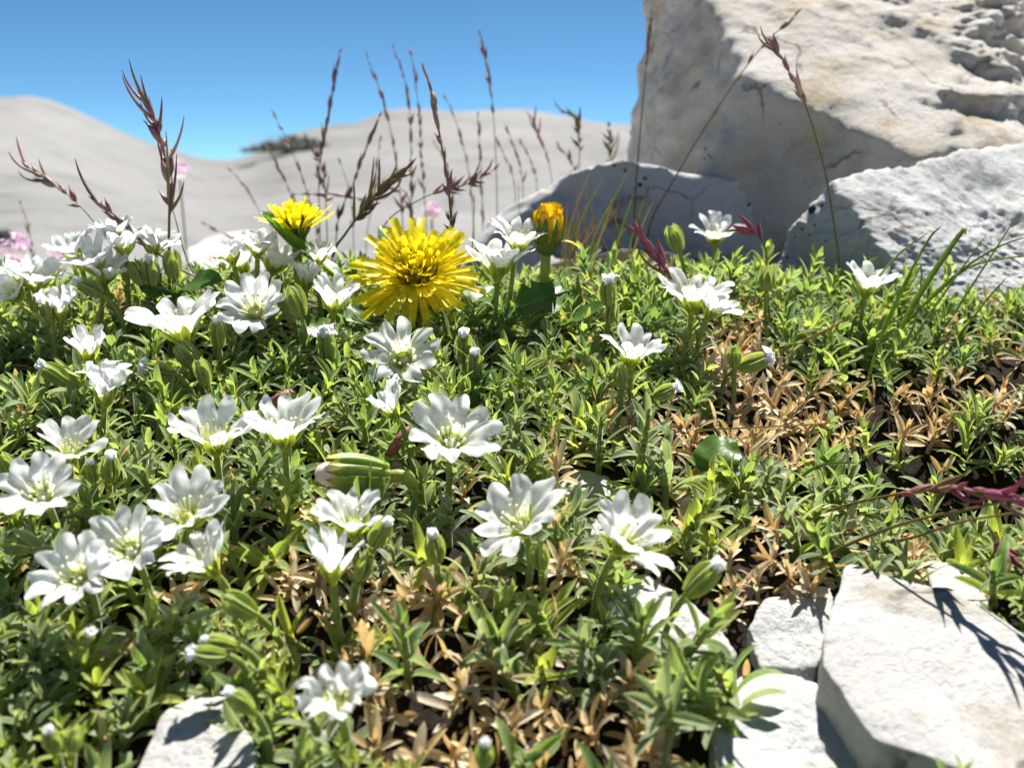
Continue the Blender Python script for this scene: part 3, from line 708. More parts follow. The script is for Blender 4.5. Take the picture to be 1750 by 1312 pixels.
def flower(u, v, w, ax, op, label, h=.017, wav=0, wfac=None, miss=()):
    p = hit(u, v, h); ax = axis3(ax)
    real = depth_scale(p, w); nat = .0188 if op > .45 else (.0140 if op > .22 else .0105)
    s = min(1.5, max(.7, real / nat))
    p = p - ax * .004 * s
    root = root_of(p, ax)
    rt = empty('white_flower', root); tag(rt, label, 'flower', 'white flowers')
    H = Matrix.Translation(-root) @ frame(ax, random.uniform(0, 6.28), p, s)
    stem_part(rt, p, ax, root)
    cx_ = link('calyx', CUP, rt, H)
    P = petals(op, wav); S = sepals(op)
    for k in range(5):
        a = k * 2 * math.pi / 5
        if k not in miss:
            link('petal', random.choice(P), rt, H @ Matrix.Rotation(a + random.uniform(-.11, .11), 4, 'Z') @ Matrix.Rotation(random.uniform(-.20, .16), 4, 'X') @ Matrix.Rotation(random.uniform(-.12, .12), 4, 'Y') @ Matrix.Scale(random.uniform(.93, 1.06), 4))
        link('sepal', random.choice(S), cx_, Matrix.Rotation(a + .628, 4, 'Z'))
    if op > .25:
        link('ovary', OVA, rt, H); link('stamens', random.choice(STA), rt, H)
    return rt
FL = [
 (690, 612, 122, (.05, .80, .60), .9, 'white flower opened flat just below the big yellow dandelion'),
 (772, 752, 152, (.10, .62, .75), .8, 'large white flower right of the green dandelion bud'),
 (668, 700, 66, (-.5, .15, .8), .3, 'small white bell flower leaning left below the flat white flower'),
 (366, 748, 142, (.0, .24, .97), .6, 'white flower paired with another before a pink wilted petal, left of the two'),
 (487, 738, 140, (.06, .16, .98), .6, 'white flower right beside a twin with yellow throat, above the downy leaf pair'),
 (120, 768, 118, (.22, .28, .93), .6, 'white flower half hidden behind the large flower at the turf edge'),
 (70, 845, 152, (.03, .66, .75), .8, 'large white flower overlapping the half hidden one at the turf edge'),
 (320, 880, 148, (.1, .5, .86), .7, 'white flower at the back of the cluster of four'),
 (222, 938, 146, (-.02, .66, .75), .8, 'white flower in the middle of the cluster of four'),
 (130, 985, 150, (-.15, .66, .73), .9, 'white flower at the outer end of the cluster of four'),
 (350, 962, 140, (-.5, .30, .8), .6, 'white flower seen from the side with its calyx showing, in the cluster of four'),
 (603, 892, 138, (-.06, .2, .97), .6, 'white flower in front of the green dandelion bud'),
 (888, 893, 150, (-.32, .46, .82), .9, 'white flower with widely spread petals above a plump green bud'),
 (1072, 925, 148, (.48, .40, .75), .7, 'white flower tilted over the shadow streaked white stone'),
 (578, 1200, 132, (.0, .55, .8), .6, 'crumpled wilting white flower beside the smooth pale stone'),
 (568, 968, 72, (0, .06, 1), .2, 'narrow half closed white flower beneath the flower at the dandelion bud'),
 (308, 560, 150, (-.18, .18, .96), .7, 'wide white flower seen edge on beneath the broad green leaves'),
 (437, 530, 112, (.05, .66, .72), .8, 'white flower with open throat right of the edge on flower'),
 (470, 448, 106, (.4, .05, .9), .5, 'white flower tilted right against the folded green leaf'),
 (412, 450, 84, (-.3, .2, .9), .6, 'white flower overlapped by the one at the folded leaf'),
 (570, 515, 76, (.1, .1, 1), .4, 'upright white goblet flower left of the big dandelion'),
 (523, 480, 62, (.1, .1, 1), .3, 'small white goblet flower behind the upright goblet flower'),
 (158, 448, 104, (-.3, .35, .9), .7, 'white flower at the front of the pale cluster by the pink thrift'),
 (180, 468, 90, (.25, .12, .9), .5, 'white flower showing a yellow calyx in the pale cluster by the thrift'),
 (212, 420, 84, (.0, .12, 1), .6, 'pale bluish white flower at the top of the cluster by the thrift'),
 (264, 420, 92, (.25, .10, .95), .6, 'white flower behind the crossing grass stalks'),
 (22, 500, 92, (-.2, .6, .75), .7, 'white flower with open face next to the pink thrift heads'),
 (62, 480, 96, (.2, .15, .95), .6, 'pale white flower side on in front of the pink thrift heads'),
 (100, 530, 66, (0, .1, 1), .3, 'fading white flower with spread green sepals'),
 (150, 600, 74, (0, .1, 1), .3, 'bluish white goblet flower crossed by a thin blade'),
 (180, 670, 62, (.2, .15, .9), .2, 'white half closed flower with large green sepals beneath the bluish goblet'),
 (850, 452, 122, (.02, .12, 1), .6, 'white flower seen from the side beside the big dandelion'),
 (885, 412, 96, (.15, .25, .95), .6, 'white flower leaning on the half closed dandelion'),
 (1182, 508, 122, (-.05, .2, .97), .6, 'white flower crossed by a magenta grass head'),
 (1218, 528, 92, (.4, .2, .9), .6, 'white flower overlapped by the one with the magenta grass'),
 (1222, 402, 86, (-.05, .4, .9), .7, 'white flower with rounded petals before the shaded boulder foot'),
 (1080, 606, 108, (.05, .22, .97), .6, 'white flower standing alone above the dead rosettes'),
 (1482, 488, 98, (.05, .22, .97), .6, 'white flower standing in front of the rough grey rock'),
 (128, 432, 90, (-.25, .2, .95), .6, 'white flower behind the front flower of the pale cluster'),
 (195, 398, 78, (-.1, .15, 1), .5, 'small white flower highest in the pale cluster by the thrift'),
 (395, 436, 76, (-.2, .1, 1), .6, 'white flower before the blurred white rock'),
 (440, 424, 80, (.1, .15, 1), .6, 'white flower between the blurred rock and the folded leaf'),
 (40, 470, 84, (-.1, .2, 1), .6, 'white flower right under the pink thrift heads'),
 (545, 440, 50, (.1, .1, 1), .5, 'small white flower under the side view dandelion'),
]
HT = {38: .03, 39: .036, 40: .03, 41: .032, 42: .026, 43: .03, 20: .022, 19: .024, 18: .024, 0: .016, 22: .03, 23: .026, 24: .034, 25: .03, 26: .022, 27: .026, 31: .028, 32: .034, 35: .02}
for i, (u, v, w, ax, op, lab) in enumerate(FL):
    flower(u, v, w, ax, op, lab, HT.get(i, .023), .35 if i in (14, 28, 30) else 0)

# buds: closed calyx with a white tip
def bud(u, v, L, ax, label, tip=True, h=.014, ragged=False):
    p = hit(u, v, h); ax = axis3(ax); s = depth_scale(p, L) / .0105
    p0 = p - ax * .0045 * s; root = root_of(p0, ax)
    rt = empty('flower_bud', root); tag(rt, label, 'bud', 'flower buds')
    H = Matrix.Translation(-root) @ frame(ax, random.uniform(0, 6), p0, s)
    stem_part(rt, p0, ax, root, .00075, bracts=random.random() < .6)
    cx_ = link('calyx', BUDB, rt, H)
    for k in range(5): link('sepal', random.choice(BSEP), cx_, Matrix.Rotation(k * 1.2566, 4, 'Z'))
    if tip:
        mg = Merge()
        for k in range(7):
            V, Q, U = petal_data(.0042, .0030, .2, R(86), R(104 if not ragged else random.uniform(50, 110)), .3, .3 if not ragged else .9, random.uniform(0, 40), .0007, .0052)
            mg.add(V, Q, [(a, .5 + b * .5) for a, b in U], Matrix.Rotation(k * .9, 4, 'Z'))
        link('petal_tip', mg.mesh('petal_tip', M['petal']), rt, H)
BUDB = mk('calyx', lathe([(.0004, -.0008), (.0010, -.0002), (.0014, .0014), (.0016, .0034), (.0014, .0056), (.0009, .0070), (.0002, .0074)], 10), M['budsepal'])
BSEP = []
for i in range(3):
    d = leaf_data(.0082, .0036, R(76), R(98), -.62, 8, 5)
    BSEP.append(mk('sepal', ([(x, y + .0010, z - .0004) for x, y, z in d[0]], d[1], d[2]), M['budsepal']))
BU = [(793, 590, 66, (.0, .1, 1), 'upright bud with white tip beside the flat white flower', 1), (810, 620, 58, (.1, .1, 1), 'shorter pointed bud right of the upright bud', 1), (793, 655, 45, (0, .1, 1), 'yellow green bud base under the two upright buds', 0),
 (558, 588, 70, (-.05, .1, 1), 'ragged white tipped bud on a tall hairy stem', 2), (90, 637, 66, (-.75, .15, .6), 'bud pointing left with a white tip below the fading flower', 1), (188, 797, 66, (.2, .2, .95), 'white tipped bud behind the large flower at the turf edge', 1),
 (157, 803, 48, (.0, .2, 1), 'small white tipped bud beside a taller bud', 1), (503, 508, 74, (-.25, .1, .9), 'long hairy green bud under the white flower at the folded leaf', 0), (352, 1117, 70, (-.95, .2, .2), 'bud lying left with crumpled white petals', 2),
 (372, 1098, 66, (-.9, .2, .3), 'pale bud resting on the lying bud', 1), (408, 1195, 70, (-.6, .2, .75), 'yellowish bud over the smooth pale stone', 1), (922, 945, 72, (-.1, .35, .9), 'plump green bud under the spread white flower', 0),
 (1205, 985, 92, (.65, .1, .75), 'large bud leaning right toward the dead rosettes with white tip', 1), (1040, 495, 60, (-.05, .15, 1), 'white tipped bud in front of the half closed dandelion', 2), (1046, 530, 50, (.15, .15, 1), 'green bud below the white tipped bud at the dandelion', 0),
 (1292, 618, 66, (.9, .15, .35), 'bud pointing right with crumpled white tip over dead rosettes', 2), (1140, 668, 52, (.85, .25, .45), 'short bud with ragged white tip lying on dead rosettes', 2), (1312, 470, 60, (0, .1, 1), 'slender green bud at the foot of the grey rock', 0),
 (1152, 402, 62, (-.35, .1, .9), 'pointed green bud left of the round petalled flower', 0), (88, 1262, 62, (-.05, .25, .95), 'plump bud with white dome at the turf corner', 1), (126, 1258, 66, (.25, .2, .95), 'green bud beside the bud with the white dome', 0),
 (742, 932, 72, (-.1, .2, .95), 'white tipped bud among the dry shoots', 1), (652, 908, 70, (.5, .2, .85), 'bud leaning right of the flower at the dandelion bud', 1), (622, 968, 62, (.35, .2, .9), 'green bud below the leaning bud', 0),
 (402, 1030, 84, (-.75, .2, .6), 'sharp green bud rising from a long arching stem', 0), (318, 604, 72, (-.5, .15, .8), 'green bud under the edge on flower', 0), (345, 630, 60, (-.2, .2, .9), 'short green bud beside the bud under the edge on flower', 0),
 (372, 566, 60, (.0, .1, 1), 'pale bud between the edge on flower and its neighbour', 1), (268, 632, 66, (-.85, .2, .3), 'bud lying left with a wilted white tip', 2), (232, 462, 60, (-.4, .1, .9), 'slim bud in the pale cluster by the thrift', 0),
 (258, 462, 62, (.0, .1, 1), 'pale hairy bud beneath the crossing grass stalks', 1), (294, 446, 62, (.0, .1, 1), 'green bud touching the tall grass stalk', 0), (150, 490, 56, (-.75, .2, .5), 'bud pointing left beneath the pale cluster', 1),
 (22, 933, 60, (-.9, .2, .2), 'yellow green bud lying at the turf edge', 0), (148, 1088, 50, (.5, .4, .7), 'withered bud with a white frilly tip deep in the turf', 2), (8, 790, 60, (-.2, .3, .9), 'green bud beside the large flower at the turf edge', 0),
 (828, 1285, 66, (.05, .2, 1), 'closed white bud among the dead rosettes', 1), (85, 520, 44, (0, .1, 1), 'little green bud behind the fading flower', 0), (1060, 640, 50, (-.1, .1, 1), 'small green bud left of the lone flower stem', 0), (1255, 605, 52, (-.05, .1, 1), 'green bud standing over the dead rosettes', 0),
 (1022, 255, 26, (.0, .1, 1), 'tiny white bud on top of the shaded rock', 1)]
for u, v, L, ax, lab, t in BU[:-1]:
    bud(u, v, L, ax, lab, t > 0, .019 if v > 520 else .026, t == 2)

# ------------------------------------------------------------------ dandelions
def ray_petal(L, W, th0, th1, mat, curl=0.0):
    nt_, ns = 9, 6; V = []; U = []; y = z = 0.0; pt = 0
    for i in range(nt_):
        t = i / (nt_ - 1); th = th0 + (th1 - th0) * t + curl * max(0, t - .7) * 6
        y += math.cos(th) * (t - pt) * L; z += math.sin(th) * (t - pt) * L; pt = t
        w = W * (.45 + .55 * sm(0, .6, t))
        for j in range(ns):
            s = -1 + 2 * j / (ns - 1)
            e = .32 * s * s * w / 2
            ex = (-.045 * L * (j % 2)) if i == nt_ - 1 else 0
            V.append((s * w / 2, y + math.cos(th) * ex - math.sin(th) * e, z + math.sin(th) * ex + math.cos(th) * e)); U.append((j / (ns - 1), t))
    return mk('petal', (V, grid_quads(nt_, ns), U), mat)
def curls(n, rad, seed):
    r_ = random.Random(seed); mg = Merge()
    for k in range(n):
        a = r_.uniform(0, 6.28); q = rad * math.sqrt(r_.random()); L = r_.uniform(.006, .010)
        p = Vector((math.cos(a) * q, math.sin(a) * q, 0)); o_ = Vector((math.cos(a), math.sin(a), 0)) * (.25 + q / rad * .55)
        path = [p, p + Vector((0, 0, L * .5)) + o_ * L * .3, p + Vector((0, 0, L * .85)) + o_ * L * .5]
        c = path[-1]; ra = L * .13; tn = Vector((math.cos(a + r_.uniform(-1, 1)), math.sin(a), 0))
        for i in range(1, 6): path.append(c + tn * (ra - ra * math.cos(i * .95)) + Vector((0, 0, ra * math.sin(i * .95))))
        mg.add(*tube(path, [.00035, .00035, .0003] + [.00018] * 5, 4))
    return mg.mesh('styles', M['yellow'])
def bract_ring(rt, H, n, L, W, th0, th1, r0, mat):
    d = leaf_data(L, W, R(th0), R(th1), -.4, 8, 5); me = mk('bract', ([(x, y + r0, z) for x, y, z in d[0]], d[1], d[2]), mat)
    for k in range(n): link('bract', me, rt, H @ Matrix.Rotation(k * 6.2832 / n + random.uniform(-.08, .08), 4, 'Z'))
def dandelion(u, v, width, ax, rings, label, h, center, nat, mat='yellow', name='dandelion', styles=16, sink=.006):
    p = hit(u, v, h); ax = axis3(ax); s = depth_scale(p, width) / nat
    p0 = p - ax * sink * s
    rr = p0 - ax * .02; root = Vector((rr.x, rr.y + .004, ground(rr.x, rr.y + .004) - .002))
    rt = empty(name, root); tag(rt, label, 'flower', 'dandelions')
    H = Matrix.Translation(-root) @ frame(ax, .4, p0, s)
    L = (p0 - root).length; c1 = p0 - ax * L * .4
    path = [(p0 * (1 - t) ** 2 + c1 * 2 * t * (1 - t) + root * t * t) - root for t in [k / 8 for k in range(9)]]
    link('stem', mk('stem', tube(path, [.0016] * 9, 8), M['stem']), rt)
    link('receptacle', mk('receptacle', lathe([(.0012, -.004), (.0042, -.002), (.0050, .002), (.0046, .0030), (.001, .0032)], 14), M['bract']), rt, H)
    bract_ring(rt, H, 13, .013, .0034, 55, 88, .0036, M['bract'])
    for n, L0, W0, a0, a1, r0, z0, curl in rings:
        ms = [ray_petal(L0 * random.uniform(.88, 1.1), W0 * random.uniform(.85, 1.15), R(a0 + random.uniform(-9, 9)), R(a1 + random.uniform(-16, 14)), M[mat], curl) for _ in range(4)]
        for k in range(n):
            a = 6.2832 * (k + random.uniform(-.3, .3)) / n
            link('petal', random.choice(ms), rt, H @ Matrix.Rotation(a, 4, 'Z') @ Matrix.Translation((0, r0, z0)) @ Matrix.Rotation(random.uniform(-.14, .14), 4, 'X') @ Matrix.Rotation(random.uniform(-.25, .25), 4, 'Y') @ Matrix.Scale(random.uniform(.74, 1.10), 4))
    link('disc', mk('disc', lathe([(.0052, .0025), (.0046, .0042), (.0030, .0050), (.0005, .0053)], 14), M[mat]), rt, H)
    if styles: link('styles', curls(styles, center, 5), rt, H @ Matrix.Translation((0, 0, .0042)))
    return rt
dandelion(712, 464, 222, (.0, .72, .68), [(28, .0215, .0032, 6, -14, .004, .003, 0), (28, .0195, .0031, 18, 4, .0038, .0035, 0), (30, .0155, .0029, 36, 20, .0034, .004, 0), (26, .0130, .0025, 44, 34, .0030, .0042, .1), (22, .0110, .0024, 58, 50, .0024, .0044, .15), (18, .0098, .0022, 70, 66, .0016, .0046, .2), (12, .0088, .0020, 82, 82, .0007, .0048, .25)],
          'large bright yellow dandelion head facing forward, fully open', .026, .005, .046)
dandelion(505, 385, 130, (.0, .05, 1), [(22, .0165, .0025, 40, 30, .004, .003, 0), (22, .0160, .0024, 52, 46, .0034, .0035, 0), (20, .0145, .0022, 66, 62, .0026, .004, 0), (12, .0120, .002, 80, 82, .0014, .0045, .2)],
          'yellow dandelion seen from the side above the folded green leaf', .036, .004, .0345, styles=20)
dandelion(937, 395, 66, (.08, .1, 1), [(13, .0105, .0036, 58, 96, .0040, .003, .1), (12, .0125, .0034, 72, 92, .0032, .0035, 0), (9, .0130, .003, 82, 88, .0018, .004, -.1), (4, .0110, .003, 25, -50, .0045, .002, .4)],
          'golden half closed dandelion with browned petal tips', .034, .003, .0150, mat='gold', styles=0, sink=.006)
# closed dandelion bud lying on the turf
p = hit(612, 812, .017); ax = axis3((-.92, .25, .12)); rt = empty('dandelion_bud', p); tag(rt, 'closed striped green dandelion bud lying on its side', 'bud', 'dandelions')
s = depth_scale(p, 124) / .0205; H = frame(ax, .3, -ax * .0075 * s, s)
link('body', mk('body', lathe([(.001, -.002), (.0034, 0), (.0042, .003), (.0044, .007), (.0041, .011), (.0037, .0145), (.0032, .017), (.0022, .0188), (.0004, .0196)], 20), M['budtip']), rt, H)
d = leaf_data(.0180, .0048, R(72), R(99), -.35, 9, 5); bm_ = mk('bract', ([(x, y + .0034, z - .001) for x, y, z in d[0]], d[1], d[2]), M['bud'])
for k in range(13): link('bract', bm_, rt, H @ Matrix.Rotation(k * .4833, 4, 'Z') @ Matrix.Scale(random.uniform(.92, 1.04), 4))
d = leaf_data(.007, .0025, R(60), R(-20), -.3, 7, 5); bm2 = mk('sepal', ([(x, y + .0032, z - .001) for x, y, z in d[0]], d[1], d[2]), M['bud'])
for k in range(6): link('sepal', bm2, rt, H @ Matrix.Rotation(k * 1.05 + .3, 4, 'Z'))
link('stem', mk('stem', tube(spline([H @ Vector((0, 0, -.001)), H @ Vector((.001, 0, -.006)), Vector((.014, .012, -.010))], 8), [.0016] * 8, 7), M['stem']), rt)

# broad dandelion leaves
def broad(pts, W, label, teeth=.0, roll=0.0, fold=.25):
    """pts: (u, v, height above the ground or negative depth) from stalk to tip"""
    P = [hit(u, v, h) if h >= 0 else at(u, v, -h) for u, v, h in pts]
    path = spline(P, 15); V = []; U = []; n = 15; ns = 7
    side0 = None
    for i, q in enumerate(path):
        t = i / (n - 1); tg = (path[min(i + 1, n - 1)] - path[max(i - 1, 0)]).normalized()
        view = (CAM - q).normalized() * .5 + Vector((0, 0, .8))
        sd = tg.cross(view).normalized(); sd = Matrix.Rotation(roll, 3, tg) @ sd; nn = sd.cross(tg).normalized()
        w = W * (.18 + 1.05 * math.sin(math.pi * min(1, t * .93 + .03)) ** .8) if t < 1 else W * .05
        if teeth: w *= 1 + teeth * (((i * 3) % 4) / 3 - .5)
        for j in range(ns):
            s_ = -1 + 2 * j / (ns - 1)
            rip = .06 * W * math.sin(t * 17 + j) * abs(s_)
            V.append(q + sd * s_ * w / 2 + nn * (fold * abs(s_) * w / 2 + rip)); U.append((j / (ns - 1), t))
    root = P[0]; rt = empty('dandelion_leaf', root); tag(rt, label, 'leaf', 'broad dandelion leaves')
    link('blade', mk('blade', ([tuple(v - root) for v in V], grid_quads(n, ns), U), M['broad']), rt)
    mid = tube([q - root + Vector((0, 0, -.0002)) for q in path], [.0007 * (1 - .8 * i / 14) for i in range(15)], 5)
    link('midrib', mk('midrib', mid, M['stem']), rt)
broad([(585, 480, .018), (545, 450, .024), (500, 420, .032), (470, 390, .038), (447, 362, .044)], .0085, 'folded green dandelion leaf pointing up to the side view dandelion', .15, .5, .5)
broad([(300, 505, .012), (275, 492, .02), (240, 482, .022)], .0085, 'glossy broad green leaf left of the tall grass stalk', 0, -.3)
broad([(300, 505, .012), (330, 485, .022), (380, 478, .024)], .0085, 'glossy broad green leaf right of the tall grass stalk', 0, .2)
broad([(830, 530, .010), (880, 525, .014), (930, 510, .018), (960, 490, .02)], .011, 'dark green toothed leaf under the half closed dandelion', .5, .2)
broad([(960, 560, .008), (985, 545, .014), (1040, 520, .018)], .0085, 'green leaf lying below the bud at the dandelion', .1, -.2)
broad([(650, 560, .008), (620, 545, .014), (600, 520, .018)], .009, 'dark green leaf beneath the left rays of the big dandelion', .3, .1)
broad([(760, 540, .008), (800, 520, .014), (850, 490, .016)], .009, 'dark green leaf beneath the right rays of the big dandelion', .3, -.1)
broad([(680, 470, -.40), (666, 420, -.405), (652, 384, -.41)], .007, 'small green leaf tip peeking above the big dandelion', .1, .1)
broad([(1215, 820, .006), (1225, 785, .010), (1240, 745, .012)], .0095, 'round dark green leaf low in the turf below the dead rosettes', .1, .1)
broad([(590, 590, .006), (560, 570, .012), (510, 545, .016)], .008, 'green leaf beside the upright goblet flower', .1, 0)

# pink wilted petals
def wilted(u, v, ln_, ang, label):
    p = hit(u, v, .012); rt = empty('wilted_petal', p); tag(rt, label, 'petal', 'wilted pink petals')
    d_ = Vector((math.cos(ang), .2, math.sin(ang))).normalized(); L = depth_scale(p, ln_)
    V, Q, U = tube(spline([-d_ * L / 2, Vector((0, -.001, .0006)), d_ * L / 2], 9), [.0003, .0011, .0015, .0013, .0016, .0012, .0014, .0009, .0003], 8)
    V = [tuple(Vector(a) + Vector((1, 1, 1)) * .0006 * noise.noise(Vector(a) * 900)) for a in V]
    link('petal', mk('petal', (V, Q, U), M['wilt']), rt); link('stalk', mk('stalk', tube([-d_ * L / 2, -d_ * L * .6 + Vector((0, 0, -.004)), -d_ * L * .5 + Vector((0, .002, -.012))], [.0004] * 3, 5), M['stem']), rt)
wilted(682, 755, 62, R(55), 'pink wilted petal roll between the dandelion bud and large flower')
wilted(480, 682, 52, R(28), 'pink wilted petal roll above the twin white flowers')

# ------------------------------------------------------------------ grasses
def spikelet_data(L, W, bend):
    path = [Vector((0, bend * L * t * t, L * t)) for t in [k / 7 for k in range(8)]]
    return tube(path, [W * .25, W * .42, W * .5, W * .48, W * .38, W * .2, W * .10, W * .03], 6)
SPK = {}
def spk(mat):
    if mat not in SPK: SPK[mat] = [spikelet_data(random.uniform(.0058, .0090), random.uniform(.0014, .0022), random.uniform(-.1, .3)) for _ in range(4)]; SPK[mat] = [(d, mk('spikelet', d, M[mat])) for d in SPK[mat]]
    return SPK[mat]
def grass(pts, d0, d1, head, label, mat='spike', size=1.0, n=14, spread=.45, r=.00035, parts=True, name='grass_stalk', group='flowering grass stalks', grounded=True, tuft=0):
    """pts: bearings from root to tip; head: fraction of the stalk (from the tip) that carries spikelets"""
    m_ = len(pts); P = [at(u, v, d0 + (d1 - d0) * i / (m_ - 1)) for i, (u, v) in enumerate(pts)]
    if grounded:
        b = P[0] + (P[0] - P[1]).normalized() * .004
        P = [Vector((b.x, b.y, min(ground(b.x, b.y), P[0].z - .002) - .002))] + P
    path = spline(P, 40); root = path[0]
    rt = empty(name, root); tag(rt, label, 'grass', group)
    link('stem', mk('stem', tube([q - root for q in path], [r * (1.25 - .8 * i / 39) for i in range(40)], 6), M['gstem']), rt)
    tot = [0.0]
    for a, b in zip(path, path[1:]): tot.append(tot[-1] + (b - a).length)
    def pos(f):
        t = f * tot[-1]; i = max(0, min(len(path) - 2, next((k for k in range(len(tot) - 1) if tot[k + 1] >= t), len(path) - 2)))
        w = (t - tot[i]) / max(1e-9, tot[i + 1] - tot[i]); return path[i].lerp(path[i + 1], w), (path[i + 1] - path[i]).normalized()
    mg = Merge(); A = spk(mat)
    for k in range(n):
        f = 1 - head * (1 - (k + random.uniform(-.2, 1.2)) / n) if n > 1 else 1
        q, t = pos(min(f, .999)); az = k * 2.4 + random.uniform(-.4, .4)
        o_ = t.orthogonal().normalized(); o_ = Matrix.Rotation(az, 3, t) @ o_
        sp = spread * (1.1 - .7 * (k / n)) * random.uniform(.3, 1.9)
        M_ = frame(t + o_ * sp, random.uniform(0, 6.28), q - root, size * random.uniform(.5, 1.3) * (1.0 if k < n * .8 else .7))
        i = random.randrange(4)
        if parts: link('spikelet', A[i][1], rt, M_)
        else: mg.add(A[i][0][0], A[i][0][1], A[i][0][2], M_)
    if not parts: link('seed_head', mg.mesh('seed_head', M[mat]), rt)
    for k in range(tuft):                  # long pointed bracts that curve up out of the head
        q, t = pos(1 - head * random.uniform(.05, 1)); o_ = Matrix.Rotation(random.uniform(0, 6.28), 3, t) @ t.orthogonal().normalized()
        L = random.uniform(.008, .014) * size; d_ = (t + o_ * random.uniform(.3, .8)).normalized()
        up = Vector((0, 0, .35))
        pth = spline([q - root, q - root + d_ * L * .5, q - root + d_ * L * .8 + up * L * .35, q - root + d_ * L * .95 + up * L * .9], 9)
        link('awn', mk('awn', tube(pth, [.00045, .0006, .0006, .0005, .00045, .0004, .0003, .0002, .0001], 5), M['spike_g' if k % 2 else mat]), rt)
    return rt
grass([(290, 500), (289, 400), (289, 330), (280, 260), (265, 205), (245, 165)], .33, .33, .50, 'tall purple grass stalk with curling bracts rising over white flowers', 'spike', 1.15, 16, .5, .0005, tuft=13)
grass([(375, 500), (300, 455), (235, 405), (205, 375), (160, 342)], .33, .32, .33, 'leaning grass head with pink spikelets over the white cluster', 'spike', .95, 10, .45, .0004, tuft=3)
grass([(225, 470), (185, 410), (130, 345), (85, 312), (40, 280)], .37, .38, .42, 'arching pinkish grass head reaching out left over the hillside', 'spike', 1.0, 12, .45, tuft=4)
grass([(345, 500), (318, 440), (300, 375), (293, 350)], .34, .34, .08, 'bare thin grass stalk beside the tall purple grass', 'spike', .5, 2, .3, .00028)
grass([(772, 395), (765, 310), (752, 235), (738, 160), (722, 112)], .35, .35, .62, 'slender reddish brown grass spike standing above the dandelion', 'spike', 1.05, 14, .14, .0005)
grass([(568, 440), (590, 400), (625, 355), (665, 310), (700, 285)], .36, .36, .45, 'grass head with long green bracts leaning right before the hill', 'spike_g', 1.1, 14, .42, .0005, tuft=10)
grass([(775, 420), (770, 385), (765, 360)], .345, .345, .6, 'short green grass tuft at the top of the big dandelion', 'spike_g', .8, 7, .7)
grass([(1436, 470), (1425, 380), (1408, 285), (1380, 190), (1350, 125), (1318, 70)], .37, .36, .26, 'tall grass stalk with red spikelets crossing the boulder', 'spike', .95, 13, .28, .00042, tuft=2)
grass([(1085, 345), (1092, 250), (1102, 140), (1113, 30)], .47, .47, .22, 'dark slim grass head standing at the left edge of the boulder', 'spike', 1.0, 10, .16, .0004)
grass([(1112, 380), (1150, 310), (1210, 210), (1290, 95), (1365, 20)], .45, .45, .3, 'long grey green grass stalk slanting across the boulder', 'spike_g', 1.1, 7, .22, .0004)
grass([(1200, 560), (1180, 520), (1150, 475), (1110, 425), (1085, 395)], .315, .315, .52, 'magenta grass head hanging over a white flower', 'spike_m', 1.0, 13, .35, .0004, tuft=3)
grass([(1318, 590), (1312, 500), (1308, 425), (1290, 400), (1255, 392)], .34, .34, .2, 'drooping magenta grass head beside the round petalled flower', 'spike_m', .95, 8, .3, .00035)
grass([(1345, 898), (1450, 862), (1560, 840), (1640, 835), (1760, 855)], .25, .195, .5, 'purple grass head lying low over the hollow', 'spike_m', .85, 14, .45, .0004, tuft=4)
grass([(1350, 985), (1450, 930), (1560, 890), (1700, 860), (1790, 835)], .235, .19, .10, 'long yellow green grass stalk lying over the flat stone edge', 'spike_g', .8, 3, .3, .0005)
grass([(1490, 935), (1560, 918), (1650, 890), (1780, 870)], .235, .20, .12, 'ochre grass stalk lying beneath the longer stalk', 'spike_g', .8, 3, .3, .0004)
grass([(1690, 900), (1710, 930), (1730, 950)], .225, .22, .7, 'small magenta grass spikelet hanging beside the flat stone', 'spike_m', .8, 5, .35, .0003, grounded=False)
